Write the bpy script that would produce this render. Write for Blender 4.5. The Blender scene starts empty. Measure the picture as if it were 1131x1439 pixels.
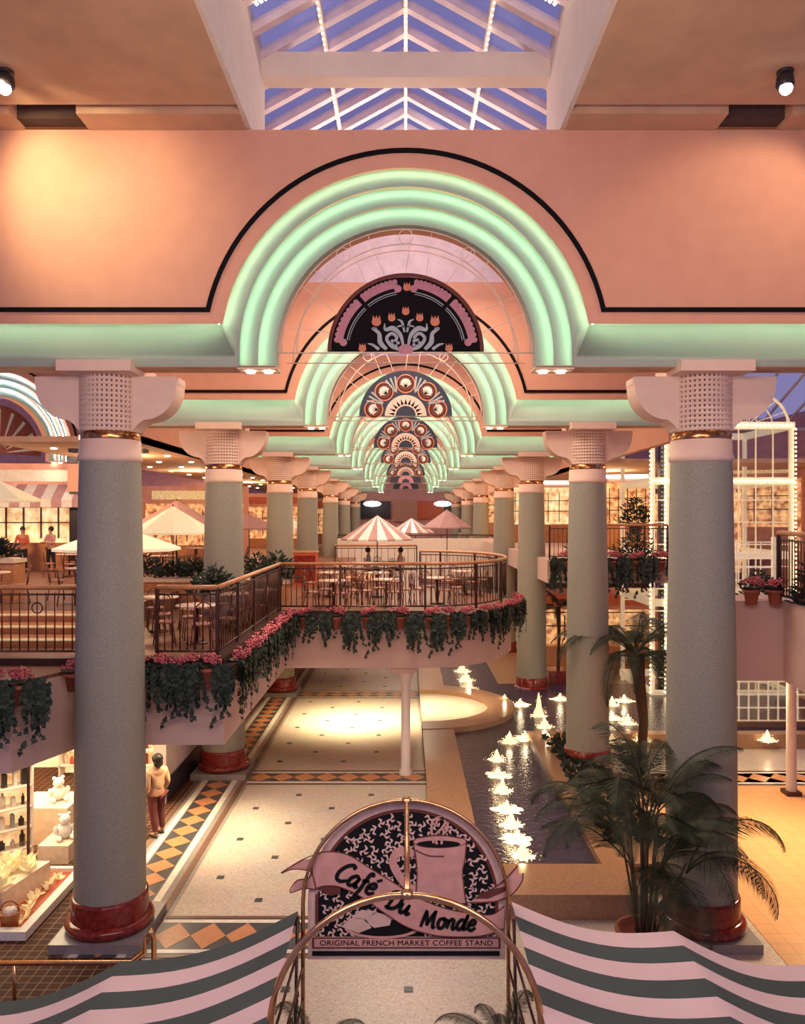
import bpy, math, random
from mathutils import Vector, Matrix
random.seed(7)
PI = math.pi
F = 1130.0      # focal length in pixels of the 1131 x 1439 frame
EYE = 6.7       # camera height above the lower floor
sc = bpy.context.scene
COL = sc.collection
R = math.radians

def P(px, py, s):            # photo pixel + scale (pixels per metre at that depth) -> world point
    return Vector(((px - 570) / s, F / s, EYE - (py - 726) / s))
def FL(px, py, z=0.0):       # photo pixel lying on the horizontal plane z
    s = (py - 726) / (EYE - z)
    return Vector(((px - 570) / s, F / s, z))

# ------------------------------------------------------------------ materials
def mat(name, c, rough=0.6, metal=0.0, c2=None, scale=8.0, bump=0.0, emit=None, es=0.0, spec=0.5, detail=3.0, trans=0.0):
    m = bpy.data.materials.new(name); m.use_nodes = True
    nt = m.node_tree; b = nt.nodes['Principled BSDF']
    b.inputs['Roughness'].default_value = rough
    b.inputs['Metallic'].default_value = metal
    b.inputs['Specular IOR Level'].default_value = spec
    tc = nt.nodes.new('ShaderNodeTexCoord'); nz = nt.nodes.new('ShaderNodeTexNoise')
    nz.inputs['Scale'].default_value = scale; nz.inputs['Detail'].default_value = detail
    nt.links.new(tc.outputs['Object'], nz.inputs['Vector'])
    rp = nt.nodes.new('ShaderNodeValToRGB')
    if c2 is None: c2 = tuple(x * 0.86 for x in c)
    rp.color_ramp.elements[0].position = 0.35; rp.color_ramp.elements[0].color = (*c2, 1)
    rp.color_ramp.elements[1].position = 0.65; rp.color_ramp.elements[1].color = (*c, 1)
    nt.links.new(nz.outputs['Fac'], rp.inputs['Fac']); nt.links.new(rp.outputs['Color'], b.inputs['Base Color'])
    if bump:
        bp = nt.nodes.new('ShaderNodeBump'); bp.inputs['Strength'].default_value = bump; bp.inputs['Distance'].default_value = 0.02
        nt.links.new(nz.outputs['Fac'], bp.inputs['Height']); nt.links.new(bp.outputs['Normal'], b.inputs['Normal'])
    if emit == 'tex': nt.links.new(rp.outputs['Color'], b.inputs['Emission Color']); b.inputs['Emission Strength'].default_value = es
    elif emit: b.inputs['Emission Color'].default_value = (*emit, 1); b.inputs['Emission Strength'].default_value = es
    return m
def glassmat(name, tint, gl=0.12):
    m = bpy.data.materials.new(name); m.use_nodes = True; nt = m.node_tree; nt.nodes.clear()
    o = nt.nodes.new('ShaderNodeOutputMaterial'); t = nt.nodes.new('ShaderNodeBsdfTransparent'); g = nt.nodes.new('ShaderNodeBsdfGlossy')
    mx = nt.nodes.new('ShaderNodeMixShader'); t.inputs[0].default_value = (*tint, 1); g.inputs['Roughness'].default_value = 0.06
    mx.inputs[0].default_value = gl
    nt.links.new(t.outputs[0], mx.inputs[1]); nt.links.new(g.outputs[0], mx.inputs[2]); nt.links.new(mx.outputs[0], o.inputs[0]); return m
def tilemat(name, c, c2, grout, w, h, mort=0.02, rough=0.4, offset=0.0, bump=0.1):
    m = bpy.data.materials.new(name); m.use_nodes = True; nt = m.node_tree; b = nt.nodes['Principled BSDF']
    tc = nt.nodes.new('ShaderNodeTexCoord'); br = nt.nodes.new('ShaderNodeTexBrick')
    br.offset = offset; br.inputs['Scale'].default_value = 1; br.inputs['Brick Width'].default_value = w; br.inputs['Row Height'].default_value = h
    br.inputs['Mortar Size'].default_value = mort; br.inputs['Color1'].default_value = (*c, 1); br.inputs['Color2'].default_value = (*c2, 1); br.inputs['Mortar'].default_value = (*grout, 1)
    nt.links.new(tc.outputs['Object'], br.inputs['Vector']); nt.links.new(br.outputs['Color'], b.inputs['Base Color'])
    b.inputs['Roughness'].default_value = rough; b.inputs['Specular IOR Level'].default_value = .2
    return m
def terrazzo(name, base, dark, light):
    m = bpy.data.materials.new(name); m.use_nodes = True; nt = m.node_tree; b = nt.nodes['Principled BSDF']
    tc = nt.nodes.new('ShaderNodeTexCoord'); n1 = nt.nodes.new('ShaderNodeTexVoronoi'); n1.inputs['Scale'].default_value = 38
    nt.links.new(tc.outputs['Object'], n1.inputs['Vector'])
    rp = nt.nodes.new('ShaderNodeValToRGB'); e = rp.color_ramp.elements
    e[0].position = 0.0; e[0].color = (*dark, 1); e[1].position = 1.0; e[1].color = (*light, 1)
    x = e.new(0.3); x.color = (*base, 1); x = e.new(0.75); x.color = (*base, 1)
    sp = nt.nodes.new('ShaderNodeSeparateColor'); nt.links.new(n1.outputs['Color'], sp.inputs[0])
    nt.links.new(sp.outputs[0], rp.inputs['Fac'])
    n2 = nt.nodes.new('ShaderNodeTexNoise'); n2.inputs['Scale'].default_value = 1.4
    nt.links.new(tc.outputs['Object'], n2.inputs['Vector'])
    mx = nt.nodes.new('ShaderNodeMix'); mx.data_type = 'RGBA'; mx.blend_type = 'MULTIPLY'; mx.inputs[0].default_value = 0.25
    nt.links.new(rp.outputs['Color'], mx.inputs[6]); nt.links.new(n2.outputs['Color'], mx.inputs[7])
    nt.links.new(mx.outputs[2], b.inputs['Base Color']); b.inputs['Roughness'].default_value = 0.28
    return m
M = {}
M['salmon'] = mat('salmon_plaster', (.70, .37, .255), .8, scale=3, c2=(.67, .35, .24))
M['salmon2'] = mat('pink_plaster', (.78, .42, .34), .8, scale=3)
M['ceil'] = mat('ceiling_plaster', (.66, .42, .28), .9, scale=2)
M['white'] = mat('white_plaster', (.78, .68, .60), .8, scale=3, c2=(.74, .64, .57))
M['lav'] = mat('lavender_plaster', (.82, .68, .72), .8, scale=3)
M['fascia'] = mat('fascia_plaster', (.60, .42, .36), .8, scale=2, c2=(.57, .395, .34))
M['sage'] = mat('sage_cove_plaster', (.36, .40, .34), .85, scale=4, c2=(.345, .385, .33))
M['tube'] = mat('green_cove_tube', (.7, 1, .8), .5, emit=(.64, 1.0, .70), es=17)
M['tubew'] = mat('white_cove_tube', (.8, .95, 1), .5, emit=(.75, .92, 1.0), es=30)
M['black'] = mat('black_trim', (.012, .010, .012), .9, spec=.1)
M['shaft'] = mat('speckled_grey_stone', (.37, .36, .29), .6, scale=60, c2=(.26, .255, .21), detail=6, spec=.3)
M['cap'] = mat('capital_plaster', (.80, .59, .47), .7, scale=5, c2=(.77, .56, .45))
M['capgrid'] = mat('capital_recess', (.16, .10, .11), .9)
M['gold'] = mat('gold_band', (.75, .42, .16), .22, 1.0, c2=(.35, .12, .05), scale=9)
M['brass'] = mat('polished_brass', (.80, .50, .26), .25, 1.0, c2=(.65, .36, .18))
M['redm'] = mat('red_marble', (.28, .04, .03), .14, scale=12, c2=(.15, .015, .012))
M['plinth'] = mat('grey_marble', (.30, .26, .25), .3, scale=6)
M['terr'] = terrazzo('terrazzo', (.58, .50, .43), (.44, .36, .30), (.68, .62, .54))
M['ltile'] = tilemat('dark_red_tile', (.085, .03, .018), (.06, .022, .015), (.26, .17, .10), .17, .17, .008, .75)
M['rtile'] = tilemat('tan_tile', (.62, .33, .16), (.58, .31, .15), (.48, .25, .12), .3, .3, .008)
M['whitest'] = mat('white_marble_strip', (.75, .70, .62), .3)
M['brownst'] = mat('brown_strip', (.18, .10, .07), .35)
M['greyst'] = mat('slate_inlay', (.07, .07, .08), .35)
M['orangest'] = mat('terracotta_inlay', (.55, .25, .12), .35)
M['granite'] = mat('tan_granite', (.40, .23, .135), .22, scale=30, c2=(.31, .175, .10))
M['granitedk'] = mat('brown_granite', (.20, .09, .06), .25, scale=30)
M['bronze'] = mat('dark_bronze', (.10, .045, .035), .35, .6)
M['wood'] = mat('handrail_wood', (.55, .26, .12), .3, scale=4, c2=(.45, .2, .09))
M['pot'] = mat('terracotta_pot', (.36, .10, .06), .7)
M['ivy'] = mat('ivy_leaf', (.020, .036, .018), .6, c2=(.008, .017, .010), scale=20)
M['ivy2'] = mat('palm_leaf', (.055, .065, .03), .6, c2=(.018, .026, .016), scale=7, spec=.25)
M['pink'] = mat('pink_petals', (.60, .17, .19), .6, c2=(.40, .07, .09), scale=40)
M['trunk'] = mat('palm_trunk', (.10, .06, .035), .9, scale=20, bump=.5)
M['stripew'] = mat('cream_canvas', (.62, .47, .47), .85, scale=2, c2=(.59, .44, .44))
M['striped'] = mat('dark_green_canvas', (.055, .075, .072), .85, scale=2)
M['umbw'] = mat('cream_umbrella', (.88, .80, .60), .8, emit=(1, .80, .48), es=.32)  # weak emission stands in for light passing through the cloth
M['umbp'] = mat('mauve_umbrella', (.48, .28, .27), .8)
M['tabletop'] = mat('pale_tabletop', (.75, .55, .45), .3)
M['chair'] = mat('red_brown_chair', (.22, .07, .045), .4, c2=(.16, .05, .03))
M['seat'] = mat('chair_seat', (.45, .22, .15), .6)
M['bulb'] = mat('warm_bulb', (1, .9, .7), .5, emit=(1, .80, .48), es=6)
M['bulb2'] = mat('downlight', (1, .9, .8), .5, emit=(1, .85, .62), es=14)
M['lampw'] = mat('white_lamp', (1, 1, 1), .5, emit=(.95, .97, 1), es=7)
M['shopglow'] = mat('glowing_shop_wall', (.95, .58, .26), .6, c2=(.30, .09, .03), scale=3.5, emit='tex', es=.75, detail=6)  # emits its own mottled colour; the shop lighting is put into the wall
M['shopglow2'] = mat('bright_glowing_shop_wall', (1, .80, .46), .6, c2=(.55, .28, .11), scale=2.6, emit='tex', es=.95, detail=6)  # brighter version, likewise glowing by itself
M['dark'] = mat('dark_opening', (.04, .03, .035), .4)
M['shopred'] = mat('red_shop_panel', (.42, .08, .04), .6, emit=(.8, .16, .05), es=.12)
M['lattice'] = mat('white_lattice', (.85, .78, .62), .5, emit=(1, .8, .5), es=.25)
M['skin'] = mat('skin', (.48, .25, .16), .5)
M['hair'] = mat('dark_hair', (.02, .014, .012), .5)
M['tan'] = mat('tan_jumper', (.50, .32, .20), .9)
M['maroon'] = mat('maroon_trousers', (.13, .03, .03), .9)
M['shoe'] = mat('black_shoe', (.02, .02, .02), .4)
M['blueshirt'] = mat('pale_blue_shirt', (.35, .36, .48), .9)
M['pinkshirt'] = mat('pink_shirt', (.6, .32, .30), .9)
M['wire'] = mat('cream_wire', (.72, .56, .46), .5, emit=(1, .7, .5), es=.05)
M['skyglass'] = glassmat('skylight_glass', (.86, .88, 1.0), .012); M['skyglass'].node_tree.nodes['Glossy BSDF'].inputs['Roughness'].default_value = .45
M['glass'] = glassmat('shop_glass', (.93, .95, .93), .06)
M['signp'] = mat('sign_pink', (.66, .35, .29), .6)
M['signc'] = mat('sign_cream', (.72, .50, .41), .6)
M['signk'] = mat('sign_black', (.012, .012, .013), .8, spec=.15)
M['signr'] = mat('sign_brown', (.16, .05, .04), .7, spec=.2)
M['grey'] = mat('silver_scroll', (.35, .38, .40), .5)
M['tulip'] = mat('tulip_orange', (.62, .20, .10), .5)
M['navy'] = mat('slate_blue_glass', (.05, .055, .085), .7, spec=.2)
M['goodso2'] = mat('brown_goods', (.30, .12, .06), .6)
M['goods'] = mat('cream_silk', (.80, .70, .42), .7, c2=(.6, .42, .2), scale=12, emit=(1, .8, .4), es=.25)
M['goodsw'] = mat('white_plush', (.85, .82, .76), .9, bump=.6, scale=30)
M['goodso'] = mat('orange_goods', (.55, .25, .10), .6)
M['foam'] = mat('glowing_foam', (.95, .9, .8), .6, emit=(1, .70, .34), es=1.0, scale=30, c2=(.8, .7, .5))  # water foam given its own warm glow in place of underwater lamp light
M['slot'] = mat('shadowed_slot', (.10, .055, .045), .9)
# water
mw = bpy.data.materials.new('fountain_water'); mw.use_nodes = True; nt = mw.node_tree; b = nt.nodes['Principled BSDF']
b.inputs['Base Color'].default_value = (.045, .038, .07, 1); b.inputs['Roughness'].default_value = .16
tc = nt.nodes.new('ShaderNodeTexCoord'); nz = nt.nodes.new('ShaderNodeTexNoise'); nz.inputs['Scale'].default_value = 9; nz.inputs['Detail'].default_value = 4
bp = nt.nodes.new('ShaderNodeBump'); bp.inputs['Strength'].default_value = .55; bp.inputs['Distance'].default_value = .03
nt.links.new(tc.outputs['Object'], nz.inputs['Vector']); nt.links.new(nz.outputs['Fac'], bp.inputs['Height']); nt.links.new(bp.outputs['Normal'], b.inputs['Normal'])
M['water'] = mw

# ------------------------------------------------------------------ mesh builder
class MB:
    def __init__(s): s.v = []; s.f = []; s.m = []; s.sm = []
    def add(s, vs, fs, m=0, smooth=False):
        k = len(s.v); s.v += [tuple(p) for p in vs]
        for f in fs: s.f.append(tuple(i + k for i in f)); s.m.append(m); s.sm.append(smooth)
    def box(s, c, d, rz=0, m=0):
        x, y, z = [q / 2 for q in d]; ca, sa = math.cos(rz), math.sin(rz)
        vs = [(c[0] + ca * i * x - sa * j * y, c[1] + sa * i * x + ca * j * y, c[2] + k * z) for i in (-1, 1) for j in (-1, 1) for k in (-1, 1)]
        s.add(vs, [(0, 1, 3, 2), (4, 6, 7, 5), (0, 4, 5, 1), (2, 3, 7, 6), (0, 2, 6, 4), (1, 5, 7, 3)], m); return s
    def span(s, a, b2, m=0):
        return s.box([(a[i] + b2[i]) / 2 for i in range(3)], [abs(a[i] - b2[i]) for i in range(3)], 0, m)
    def prism(s, pts, z0, z1, m=0):     # outline in XY
        n = len(pts); vs = [(x, y, z0) for x, y in pts] + [(x, y, z1) for x, y in pts]
        s.add(vs, [tuple(range(n))[::-1], tuple(range(n, 2 * n))] + [(i, (i + 1) % n, (i + 1) % n + n, i + n) for i in range(n)], m); return s
    def plate(s, pts, y0, y1, m=0):     # outline in XZ
        n = len(pts); vs = [(x, y0, z) for x, z in pts] + [(x, y1, z) for x, z in pts]
        s.add(vs, [tuple(range(n)), tuple(range(n, 2 * n))[::-1]] + [(i, i + n, (i + 1) % n + n, (i + 1) % n) for i in range(n)], m); return s
    def strip(s, A, B, m=0, smooth=True, closed=False):
        n = len(A); s.add(list(A) + list(B), [(i, (i + 1) % n, (i + 1) % n + n, i + n) for i in range(n if closed else n - 1)], m, smooth); return s
    def lathe(s, prof, n=32, c=(0, 0, 0), m=0, smooth=True, a0=0, a1=2 * PI):
        full = abs(a1 - a0 - 2 * PI) < 1e-6; cols = n if full else n + 1
        vs = [(c[0] + r * math.cos(a0 + (a1 - a0) * i / n), c[1] + r * math.sin(a0 + (a1 - a0) * i / n), c[2] + z) for r, z in prof for i in range(cols)]
        fs = []
        for j in range(len(prof) - 1):
            for i in range(n):
                i2 = (i + 1) % cols; fs.append((j * cols + i, j * cols + i2, (j + 1) * cols + i2, (j + 1) * cols + i))
        s.add(vs, fs, m, smooth); return s
    def tube(s, pts, r, n=6, m=0, closed=False):
        pts = [Vector(p) for p in pts]; N = len(pts); rings = []
        for i, p in enumerate(pts):
            if closed: t = pts[(i + 1) % N] - pts[i - 1]
            else: t = pts[min(i + 1, N - 1)] - pts[max(i - 1, 0)]
            if t.length < 1e-9: t = Vector((0, 0, 1))
            t.normalize(); up = Vector((0, 0, 1)) if abs(t.z) < .95 else Vector((0, 1, 0))
            a = t.cross(up).normalized(); b2 = a.cross(t)
            rr = r[i] if isinstance(r, (list, tuple)) else r
            rings.append([p + (a * math.cos(2 * PI * k / n + PI / n) + b2 * math.sin(2 * PI * k / n + PI / n)) * rr for k in range(n)])
        vs = [q for g in rings for q in g]; fs = []
        for i in range(N if closed else N - 1):
            j = (i + 1) % N
            for k in range(n): fs.append((i * n + k, i * n + (k + 1) % n, j * n + (k + 1) % n, j * n + k))
        if not closed: fs += [tuple(range(n))[::-1], tuple(range((N - 1) * n, N * n))]
        s.add(vs, fs, m, n > 4); return s
    def ball(s, c, r, m=0, nu=10, nv=7, sc3=(1, 1, 1)):
        prof = []
        vs = [(c[0] + r * sc3[0] * math.sin(PI * j / nv) * math.cos(2 * PI * i / nu), c[1] + r * sc3[1] * math.sin(PI * j / nv) * math.sin(2 * PI * i / nu), c[2] + r * sc3[2] * math.cos(PI * j / nv)) for j in range(nv + 1) for i in range(nu)]
        s.add(vs, [(j * nu + i, j * nu + (i + 1) % nu, (j + 1) * nu + (i + 1) % nu, (j + 1) * nu + i) for j in range(nv) for i in range(nu)], m, True); return s
    def octa(s, c, r, m=0):
        x, y, z = c; s.add([(x + r, y, z), (x - r, y, z), (x, y + r, z), (x, y - r, z), (x, y, z + r), (x, y, z - r)],
            [(0, 2, 4), (2, 1, 4), (1, 3, 4), (3, 0, 4), (2, 0, 5), (1, 2, 5), (3, 1, 5), (0, 3, 5)], m, True)
    def flat(s, pts, y, m=0):           # thin face in the XZ plane
        s.add([(x, y, z) for x, z in pts], [tuple(range(len(pts)))], m)
    def mesh(s, name, mats):
        me = bpy.data.meshes.new(name); me.from_pydata(s.v, [], s.f)
        for k in (mats if isinstance(mats, (list, tuple)) else [mats]): me.materials.append(M[k])
        me.polygons.foreach_set('material_index', s.m); me.polygons.foreach_set('use_smooth', s.sm); me.update(); return me
    def build(s, name, mats, parent=None, loc=(0, 0, 0), rz=0):
        return link(name, s.mesh(name, mats), parent, loc, rz)
def link(name, data, parent=None, loc=(0, 0, 0), rz=0):
    o = bpy.data.objects.new(name, data); COL.objects.link(o); o.location = loc; o.rotation_euler = (0, 0, rz)
    if parent: o.parent = parent
    return o
def tag(o, label, cat, group=None, kind=None):
    o['label'] = label; o['category'] = cat
    if group: o['group'] = group
    if kind: o['kind'] = kind
    return o
def thing(name, label, cat, loc=(0, 0, 0), rz=0, group=None, kind='thing'):
    return tag(link(name, None, None, loc, rz), label, cat, group, kind)
def struct(o): o['kind'] = 'structure'; return o
def kids(o): return [c for c in ALLC.get(o.name, [])]
ALLC = {}
def copy_tree(o, parent=None):
    c = o.copy(); COL.objects.link(c)
    c.parent = parent
    for ch in [x for x in list(o.children)]: copy_tree(ch, c)
    return c
def dup(o, loc, rz=0, label=None, group=None):
    c = copy_tree(o); c.location = loc; c.rotation_euler = (0, 0, rz)
    if label: c['label'] = label
    if group: c['group'] = group
    return c
ORD = ['nearest', 'second', 'third', 'fourth', 'fifth', 'sixth', 'seventh', 'eighth', 'ninth', 'tenth', 'eleventh', 'twelfth', 'thirteenth', 'fourteenth', 'fifteenth', 'sixteenth']
FIRST = ['first'] + ORD[1:]

# ------------------------------------------------------------------ camera
cam = bpy.data.cameras.new('camera'); co = bpy.data.objects.new('camera', cam); COL.objects.link(co)
co.location = (0, 0, EYE); co.rotation_euler = (R(90), 0, 0)
cam.sensor_fit = 'VERTICAL'; cam.sensor_height = 36; cam.lens = F / 1439 * 36
cam.shift_x = -4.5 / 1439; cam.shift_y = 6.5 / 1439; cam.clip_end = 300
sc.camera = co
sc.view_settings.view_transform = 'Standard'; sc.view_settings.look = 'None'; sc.view_settings.exposure = 0.2; sc.view_settings.gamma = .94
sc.cycles.max_bounces = 7; sc.cycles.diffuse_bounces = 4; sc.cycles.transparent_max_bounces = 16
sc.cycles.caustics_reflective = False; sc.cycles.caustics_refractive = False; sc.cycles.sample_clamp_indirect = 4

D = [12.99, 21.1, 30.5, 39.0, 51.0, 62.0, 76.0]   # column rows

# ------------------------------------------------------------------ floor
GZ = -.001
fl = struct(MB().span((-4.0, -2, -.3), (30, 95, 0)).build('floor', 'terr'))
struct(MB().span((-30, -2, -.3), (-4.0, 95, -.002)).build('floor', 'ltile'))
struct(MB().span((5.7, 4, 0), (26, 21.2, .006)).build('floor', 'rtile'))
# left longitudinal band and cross bands, inlaid stone
def band_x(x0, x1, y, w, name, lines=('greyst',)):
    mb = MB(); h = w / 2
    mb.span((x0, y - h, .001), (x1, y + h, .006), 0)
    for s_ in (-1, 1):
        mb.span((x0, y + s_ * h - .04, .001), (x1, y + s_ * h + .04, .009), 1)
        mb.span((x0, y + s_ * (h - .14) - .05, .001), (x1, y + s_ * (h - .14) + .05, .010), 2)
    n = max(1, int((x1 - x0) / .55)); st = (x1 - x0) / n; q = h - .2
    for i in range(n):
        cx = x0 + st * (i + .5)
        mb.prism([(cx - st / 2, y), (cx, y - q), (cx + st / 2, y), (cx, y + q)], .002, .011, 3)
    return struct(mb.build(name, ['greyst', 'brownst', 'whitest', 'orangest']))
band_x(-4.0, .5, D[0] - .15, 1.2, 'trim_1'); band_x(-4.0, .5, 20.65, 1.05, 'trim_2'); band_x(-4.0, .5, 30.3, 1.2, 'trim_3')
mb = MB()
Y0, Y1 = 12.2, 44
mb.span((-5.3, Y0, 0), (-3.95, Y1, .004), 4)
mb.span((-4.98, Y0, 0), (-4.42, Y1, .006), 0)
for x in (-5.07, -4.33): mb.span((x - .065, Y0, 0), (x + .065, Y1, .010), 2)
mb.span((-4.15, Y0, 0), (-4.03, Y1, .011), 1); mb.span((-5.34, Y0, 0), (-5.22, Y1, .011), 1)
y = Y0 + .3
while y < Y1 - .4:
    mb.prism([(-4.98, y), (-4.7, y - .29), (-4.42, y), (-4.7, y + .29)], .003, .012, 3); y += .58
struct(mb.build('trim_4', ['greyst', 'brownst', 'whitest', 'orangest', 'plinth']))
mb = MB()
for i in range(18):
    for j in range(-1, 5):
        x = -3.44 + .87 * j; yy = 18.47 + (i - 8) * 1.77 + (.885 if j % 2 else 0)
        if -3.9 < x < .4 and all(abs(yy - q) > .62 for q in (D[0] - .15, 20.65, 30.3)): mb.box((x, yy, .004), (.13, .13, .008))
struct(mb.build('trim_5', 'greyst'))
band_x(6.0, 16.0, 20.6, 1.1, 'trim_6')

# ------------------------------------------------------------------ arch walls
ZB, ZT, ZC = 9.03, 9.69, 9.24
def arch_wall(name, yf, W, top=12.7, tube='tube', xs=0.0, detail=True):
    N = 40; th = .52; yb = th
    ang = [PI - PI * i / N for i in range(N + 1)]
    def arc(r): return [(r * math.cos(a), ZC + r * math.sin(a)) for a in ang]
    def outer(r, a0):
        return [(r * math.cos(a0 + (PI - 2 * a0) * (1 - i / N)), ZC + r * math.sin(a0 + (PI - 2 * a0) * (1 - i / N))) for i in range(N + 1)]
    O = outer(2.87, math.asin(.45 / 2.87))
    # wall body: front sheet, back sheet, top
    mb = MB()
    front = [(-W, ZT)] + O + [(W, ZT)]
    # build the front as quads up to the top to avoid a large concave face
    mb.strip([(x, 0, z) for x, z in front], [(x, 0, top) for x, z in front], 0, False)
    inn = [(-W, ZB), (-2.02, ZB)] + arc(2.02) + [(2.02, ZB), (W, ZB)]
    mb.strip([(x, yb, z) for x, z in inn], [(x, yb, top) for x, z in inn], 0, False)
    mb.add([(-W, 0, top), (W, 0, top), (W, yb, top), (-W, yb, top)], [(0, 1, 2, 3)])
    for s_ in (-1, 1): mb.add([(s_ * W, 0.2, ZB), (s_ * W, yb, ZB), (s_ * W, yb, top), (s_ * W, 0, top)], [(0, 1, 2, 3)])
    ip = [(-2.02, ZB)] + arc(2.02) + [(2.02, ZB)]
    mb.strip([(x, .30, z) for x, z in ip], [(x, yb, z) for x, z in ip], 0, True)     # intrados
    w = mb.build(name, 'salmon', None, (xs, yf, 0)); struct(w)
    # soffit under the straight band
    mb = MB()
    for s_ in (-1, 1): mb.span((s_ * W, .02, ZB - .01), (s_ * 2.02, yb, ZB + .02), 0)
    mb.build('soffit', 'ceil', w)
    # three coved tiers
    OFF = .11
    O2 = outer(2.87 + OFF, math.asin(.45 / 2.87))
    def offs(r): return [(-(r + OFF), ZB)] + arc(r + OFF) + [(r + OFF, ZB)]
    def plain(r): return [(-r, ZB)] + arc(r) + [(r, ZB)]
    lo = [(-W, ZT + OFF), (O2[0][0], ZT + OFF)] + O2 + [(O2[-1][0], ZT + OFF), (W, ZT + OFF)]
    li = [(-W, ZB), (-2.58, ZB)] + [(-2.58, ZB + .02)] + arc(2.58)[1:-1] + [(2.58, ZB + .02), (2.58, ZB), (W, ZB)]
    lsheet = [(-W, ZT), (O[0][0], ZT)] + O + [(O[-1][0], ZT), (W, ZT)]
    def tier(outp, inp, d0, d1, nextoff):
        mb = MB(); K = 8; vs = []; n_ = len(outp)
        for k in range(K + 1):
            t = k / K; dep = d1 + (d0 - d1) * (1 - t) ** 1.3
            vs += [(a[0] + (c[0] - a[0]) * t, dep, a[1] + (c[1] - a[1]) * t) for a, c in zip(outp, inp)]
        mb.add(vs, [(k * n_ + i, k * n_ + i + 1, (k + 1) * n_ + i + 1, (k + 1) * n_ + i) for k in range(K) for i in range(n_ - 1)], 0, True)
        mb.build('cove_tier', 'sage', w)
        if nextoff:
            mb = MB(); r = nextoff; p = plain(r)
            mb.strip([(x, d1, z) for x, z in p], [(x, d1 + .03, z) for x, z in plain(r + .012)], 0, False); mb.build('cove_lip', 'sage', w)
    dd = .30
    tier(lo, li, dd, 0.0, 2.58)
    tier(offs(2.58), plain(2.30), dd + .05, .05, 2.30)
    tier(offs(2.30), plain(2.02), dd + .10, .10, None)
    mb = MB(); mb.strip([(x, .10, z) for x, z in ip], [(x, .31, z) for x, z in ip], 0, True); mb.build('inner_lip', 'sage', w)
    def mid(p0, p1, f): return [(a[0] + (c[0] - a[0]) * f, a[1] + (c[1] - a[1]) * f) for a, c in zip(p0, p1)]
    for p0, p1, dep in ((lsheet, lo, .07), (plain(2.58), offs(2.58), .12), (plain(2.30), offs(2.30), .17)):
        pth = mid(p0, p1, .75); MB().tube([(x, dep, z) for x, z in pth], .016, 5 if detail else 4).build('cove_tube', tube, w)
    # end plates with small downlights
    for s_ in (-1, 1):
        mb = MB(); mb.span((s_ * 2.0, .02, ZB - .035), (s_ * 2.62, .42, ZB), 0); mb.build('end_plate', 'cap', w)
        mb = MB()
        for x in (2.16, 2.44): mb.lathe([(0, 0), (.07, 0), (.07, .03)], 12, (s_ * x, .2, ZB - .066))
        mb.build('downlight', 'bulb2', w)
    # dark line
    a0 = math.asin(.70 / 3.17); L = outer(3.17, a0); pth = [(-W, ZC + .70)] + L + [(W, ZC + .70)]
    mb = MB(); h = .035
    A = [(x, -.03, z) for x, z in pth]
    ins = [(-W, pth[0][1] - 2 * h)] + outer(3.10, math.asin(.63 / 3.10)) + [(W, pth[0][1] - 2 * h)]
    B = [(x, -.03, z) for x, z in ins]
    mb.strip(A, B, 0, False); mb.strip([(x, 0, z) for x, _, z in A], A, 0, False); mb.strip(B, [(x, 0, z) for x, _, z in B], 0, False)
    mb.build('dark_moulding', 'black', w)
    return w
for i, d in enumerate(D):
    arch_wall('arch_wall', d - .52, 12 if i == 0 else 7.2, detail=i < 3)

# fanlights and stained panels
def fan(i, yf):
    o = thing('fanlight', '%s wire fanlight filling the arch, counted from the camera' % ORD[i], 'fanlight', (0, yf, 9.29), 0, 'wire fanlights in the arches')
    th = .011 if i == 0 else .015
    for y, nm in ((.25, 'front'), (1.1, 'rear')):
        mb = MB(); S = .028
        mb.tube([(-2.02, y, 0), (2.02, y, 0)], th, 5)
        mb.build('tie_bar', 'wire', o)
        if i > 3 and nm == 'rear': continue
        mb = MB()
        for r in (1.96, 1.72) if nm == 'front' else (1.9,): mb.tube([(r * math.cos(a * PI / 30), y, r * math.sin(a * PI / 30)) for a in range(31)], th, 5)
        mb.build('arc', 'wire', o)
        if nm == 'front' and i < 3:
            mb = MB()
            for k in range(1, 12):
                a = k * PI / 12; mb.tube([(1.24 * math.cos(a), y, 1.24 * math.sin(a)), (1.96 * math.cos(a + (.05 if k % 2 else -.05)), y, 1.96 * math.sin(a + (.05 if k % 2 else -.05)))], th * .7, 4)
            mb.build('radial_bars', 'wire', o)
            for k in (.32, .5, .68):
                a = PI * k; c = (1.84 * math.cos(a), 1.84 * math.sin(a))
                MB().tube([(c[0] + .11 * math.cos(t * PI / 8), y, c[1] + .11 * math.sin(t * PI / 8)) for t in range(16)], th * .8, 4, closed=True).build('ring', 'wire', o)
    return o
def half(r0, r1, a0, a1, n=16):
    return [(r1 * math.cos(a0 + (a1 - a0) * i / n), r1 * math.sin(a0 + (a1 - a0) * i / n)) for i in range(n + 1)] + [(r0 * math.cos(a1 - (a1 - a0) * i / n), r0 * math.sin(a1 - (a1 - a0) * i / n)) for i in range(n + 1)]
def sector(mb, r0, r1, a0, a1, y, n=16, m=0):
    A = [(r0 * math.cos(a0 + (a1 - a0) * i / n), y, r0 * math.sin(a0 + (a1 - a0) * i / n)) for i in range(n + 1)]
    B = [(r1 * math.cos(a0 + (a1 - a0) * i / n), y, r1 * math.sin(a0 + (a1 - a0) * i / n)) for i in range(n + 1)]
    mb.strip(A, B, m, False)
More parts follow.
